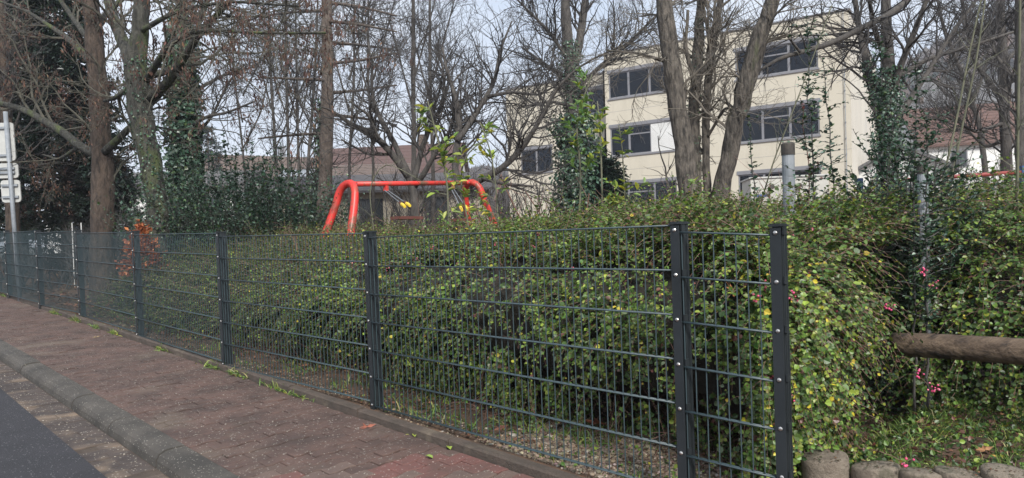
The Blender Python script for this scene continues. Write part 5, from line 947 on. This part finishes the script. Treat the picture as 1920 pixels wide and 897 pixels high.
# weed tufts along the edging
tufts = [(22, 555, 12, .13, 'leftmost light green weed tuft by the far fence post'), (95, 590, 9, .16, 'pale weed tuft below the second visible fence post'), (145, 603, 11, .14, 'weed tuft between the third and fourth fence posts'), (210, 628, 9, .16, 'spreading weed tuft left of the fourth fence post'), (330, 655, 7, .12, 'thin weed tuft in the pavement joint under the fifth panel'),
         (400, 690, 9, .14, 'bright grass tuft on the pavement under the post'), (465, 703, 9, .15, 'leafy weed tuft at the edging right of the fifth post'), (525, 728, 8, .13, 'yellow-green weed tuft at the edging in mid panel'), (600, 735, 7, .10, 'small weed on the edging left of the sixth post'), (180, 615, 9, .13, 'low weed clump on the left stretch of edging')]
for x, y, nb, sz, lb in tufts:
    r_ = ray(x, y); k = (-.02-CH-.04*(P0@EV))/(r_[2]-.04*(r_[:2]@EV)); p = CAM+r_*k; s_, d_ = sd(p); d_ = -.075; p = np.array([*XY(float(s_), d_), float(slope(s_))-.02]); t = thing('weed_tuft', lb, 'weed', p, 'weed tufts along the pavement edging')
    sz *= .62; n = nb*11; B = p+np.array([*EV, .04])*rng.normal(0, .11, (n, 1))+np.array([*NV, 0])*rng.normal(-.01, .022, (n, 1)); grass('blades', None, B, 0, sz, GP, [4, 6, 4, 1, 1], parent=t, wd=.05)
    B = p+np.array([*EV, .04])*rng.normal(0, .14, (n, 1))+np.array([*NV, 0])*rng.normal(-.01, .025, (n, 1))+[0, 0, .01]; V, Fq, C_ = leaves(B, rng.standard_normal((n, 3))*[1, 1, .2]+[0, 0, .4], np.tile([0, 0, 1.], (n, 1))+.3*rng.standard_normal((n, 3)), rng.uniform(.015, .032, n), np.clip(pick(PAL, PW, n), .01, 1), True, .35); mk('leaves', V, Fq, LEAF, t, col=C_, kind='stuff')
# fallen leaves as things
def maple(p, size, yaw, col, label, name='fallen_leaf', tilt=(0, 0), lobes=5):
    pts = []; 
    for k in range(lobes*2+1):
        a_ = math.radians(-130+260*k/(lobes*2)); rr_ = (1. if k % 2 else .42)*(1 if k == lobes else .85) if lobes > 1 else .4
        pts.append((math.sin(a_)*rr_, math.cos(a_)*rr_, .10*math.sin(k*1.7)))
    V = np.array([(0, -.1, 0)]+pts+[(.0, -.9, .05), (.04, -.88, .05)])*size; F3 = [[0, i, i+1] for i in range(1, len(pts))]+[[0, len(pts)+1, len(pts)+2]]
    cy_, sy_ = math.cos(yaw), math.sin(yaw); V[:, 2] += tilt[0]*V[:, 0]+tilt[1]*V[:, 1]; V = np.column_stack([V[:, 0]*cy_-V[:, 1]*sy_, V[:, 0]*sy_+V[:, 1]*cy_, V[:, 2]])+p
    tag(mk(name, V, [np.array(F3)], mat('fallen_leaf', col, .7, var=tuple(v*.6 for v in col), scale=30), org=np.array(p)), label, 'leaf', 'fallen leaves')
def onwalk(x, y, h=-.02):
    r_ = ray(x, y); k = (h-CH-.04*(P0@EV))/(r_[2]-.04*(r_[:2]@EV)); return CAM+r_*k
for x, y, sz, yw, c, lb, hh in ((688, 802, .075, .6, (.30, .10, .06), 'reddish brown maple leaf lying on the pavement below the fence post', -.02), (570, 748, .03, 2, (.25, .12, .05), 'small brown leaf beside the edging, left of the maple leaf', -.02), (572, 686, .05, 1, (.26, .12, .06), 'brown leaf on the kerb-side soil in the sixth panel', .05),
        (62, 569, .06, 2, (.42, .14, .05), 'orange leaf at the edging by the second post', -.0), (180, 633, .05, 1, (.35, .25, .12), 'tan leaf on the pavement below the left weeds', -.02), (1120, 795, .10, 2.9, (.26, .09, .05), 'curled brown maple leaf standing on the gravel behind the mesh', .12), (940, 805, .07, 1, (.20, .08, .05), 'dark brown leaf in the weeds behind the large panel', .06),
        (1050, 790, .05, 2, (.34, .33, .22), 'pale green-grey leaf on the gravel', .06), (1085, 800, .05, .4, (.36, .34, .24), 'pale leaf beside the green-grey one on the gravel', .06), (1845, 845, .06, .4, (.36, .18, .08), 'brown fallen leaf on the grass above the edging posts', .22), (1870, 858, .04, 2.4, (.45, .28, .05), 'yellow-orange leaf next to the brown one on the grass', .22), (1760, 848, .05, 1.4, (.22, .13, .08), 'curled grey-brown leaf on the grass behind the third edging post', .22)):
    maple(onwalk(x, y, hh)+[0, 0, .006], sz, yw, c, lb, tilt=(.15, .5 if x == 1120 else .1))
for x, y, sz, yw, c, lb in ((845, 846, .04, 1.9, (.28, .36, .06), 'long yellow-green leaf on the clean red pavers'), (778, 822, .035, 1.8, (.32, .38, .07), 'yellow-green leaf on the pavement near the red pavers'), (812, 862, .035, 2.4, (.20, .28, .05), 'green leaf lying on the tan pavers'), (760, 818, .012, 0, (.42, .42, .08), 'tiny yellow leaf on the grimy pavers')):
    p = onwalk(x, y)+[0, 0, .008]; d = np.array([[math.cos(yw), math.sin(yw), .1]]); V, Fq, _ = leaves(p[None], d, np.array([[0, 0, 1.]]), sz*2, np.ones((1, 3)), True, .2); tag(mk('fallen_leaf', V, Fq, mat('willow_leaf', c, .5), org=p), lb, 'leaf', 'fallen leaves')
# yellow and orange dead leaves caught in the hedge
p = at(1375, 548, 3.45); maple(p, .05, 1, (.38, .15, .06), 'orange-brown dead leaf caught in the hedge between the last two posts', 'caught_leaf', (.2, 1.5))
p = at(902, 490, 4.5); maple(p, .06, 2, (.36, .17, .09), 'pinkish brown dead leaf caught in the upper hedge behind the large panel', 'caught_leaf', (.3, 1.4))
N = 70; s_ = rng.uniform(-.1, 5.5, N); d_ = rng.uniform(.7, 3.5, N); P = XY(s_, d_); P = np.column_stack([P, slope(s_)+1.0]); A1 = arcs(P, np.array([0, 0, 1.])+.5*rng.standard_normal((N, 3)), rng.uniform(.3, .75, N), 9, 1.0, .12); r1 = np.linspace(.003, .0012, 9)[None]*np.ones((N, 1)); A2, r2 = kids(A1, r1, 260, (.06, .25), 5, rmin=.001, rmax=.002, up=.1)
g = G(); g.add(*tubes(A1, r1, 4)); g.add(*tubes(A2, r2, 3)); tag(g.build('bramble_stems', TWIGR, kind='stuff'), 'reddish arching bramble stems poking out of the hedge crest', 'brambles')
A3, _ = kids(A1, r1, 160, (.05, .12), 4); V, Fq, C_ = path_leaves(A3, 2, .03, PAL+[(.30, .10, .06)], PW+[2], wsp=.4); tag(mk('bramble_leaves', V, Fq, LEAF, col=C_, kind='stuff'), 'loose leaves on the bramble stems above the hedge', 'brambles')
# haze
g = G(); g.box([0, 190, 62], [980, 900, 128]); hz = g.build('haze'); hz['kind'] = 'stuff'; hz.display_type = 'WIRE'; tag(hz, 'thin pale winter haze over the whole scene', 'haze')
hm = bpy.data.materials.new('haze_air'); hm.use_nodes = True; hn = hm.node_tree; hn.nodes.remove(hn.nodes['Principled BSDF']); pv = hn.nodes.new('ShaderNodeVolumePrincipled')
pv.inputs['Color'].default_value = (.86, .9, 1, 1); pv.inputs['Density'].default_value = .0009; pv.inputs['Anisotropy'].default_value = .2
hn.links.new(pv.outputs[0], hn.nodes['Material Output'].inputs['Volume']); hz.data.materials.append(hm); S.cycles.volume_bounces = 1

print('TRIS', sum(sum(len(p.vertices)-2 for p in o.data.polygons) if len(o.data.polygons) < 2000 else int(2*len(o.data.polygons)) for o in bpy.data.objects if o.type == 'MESH'))
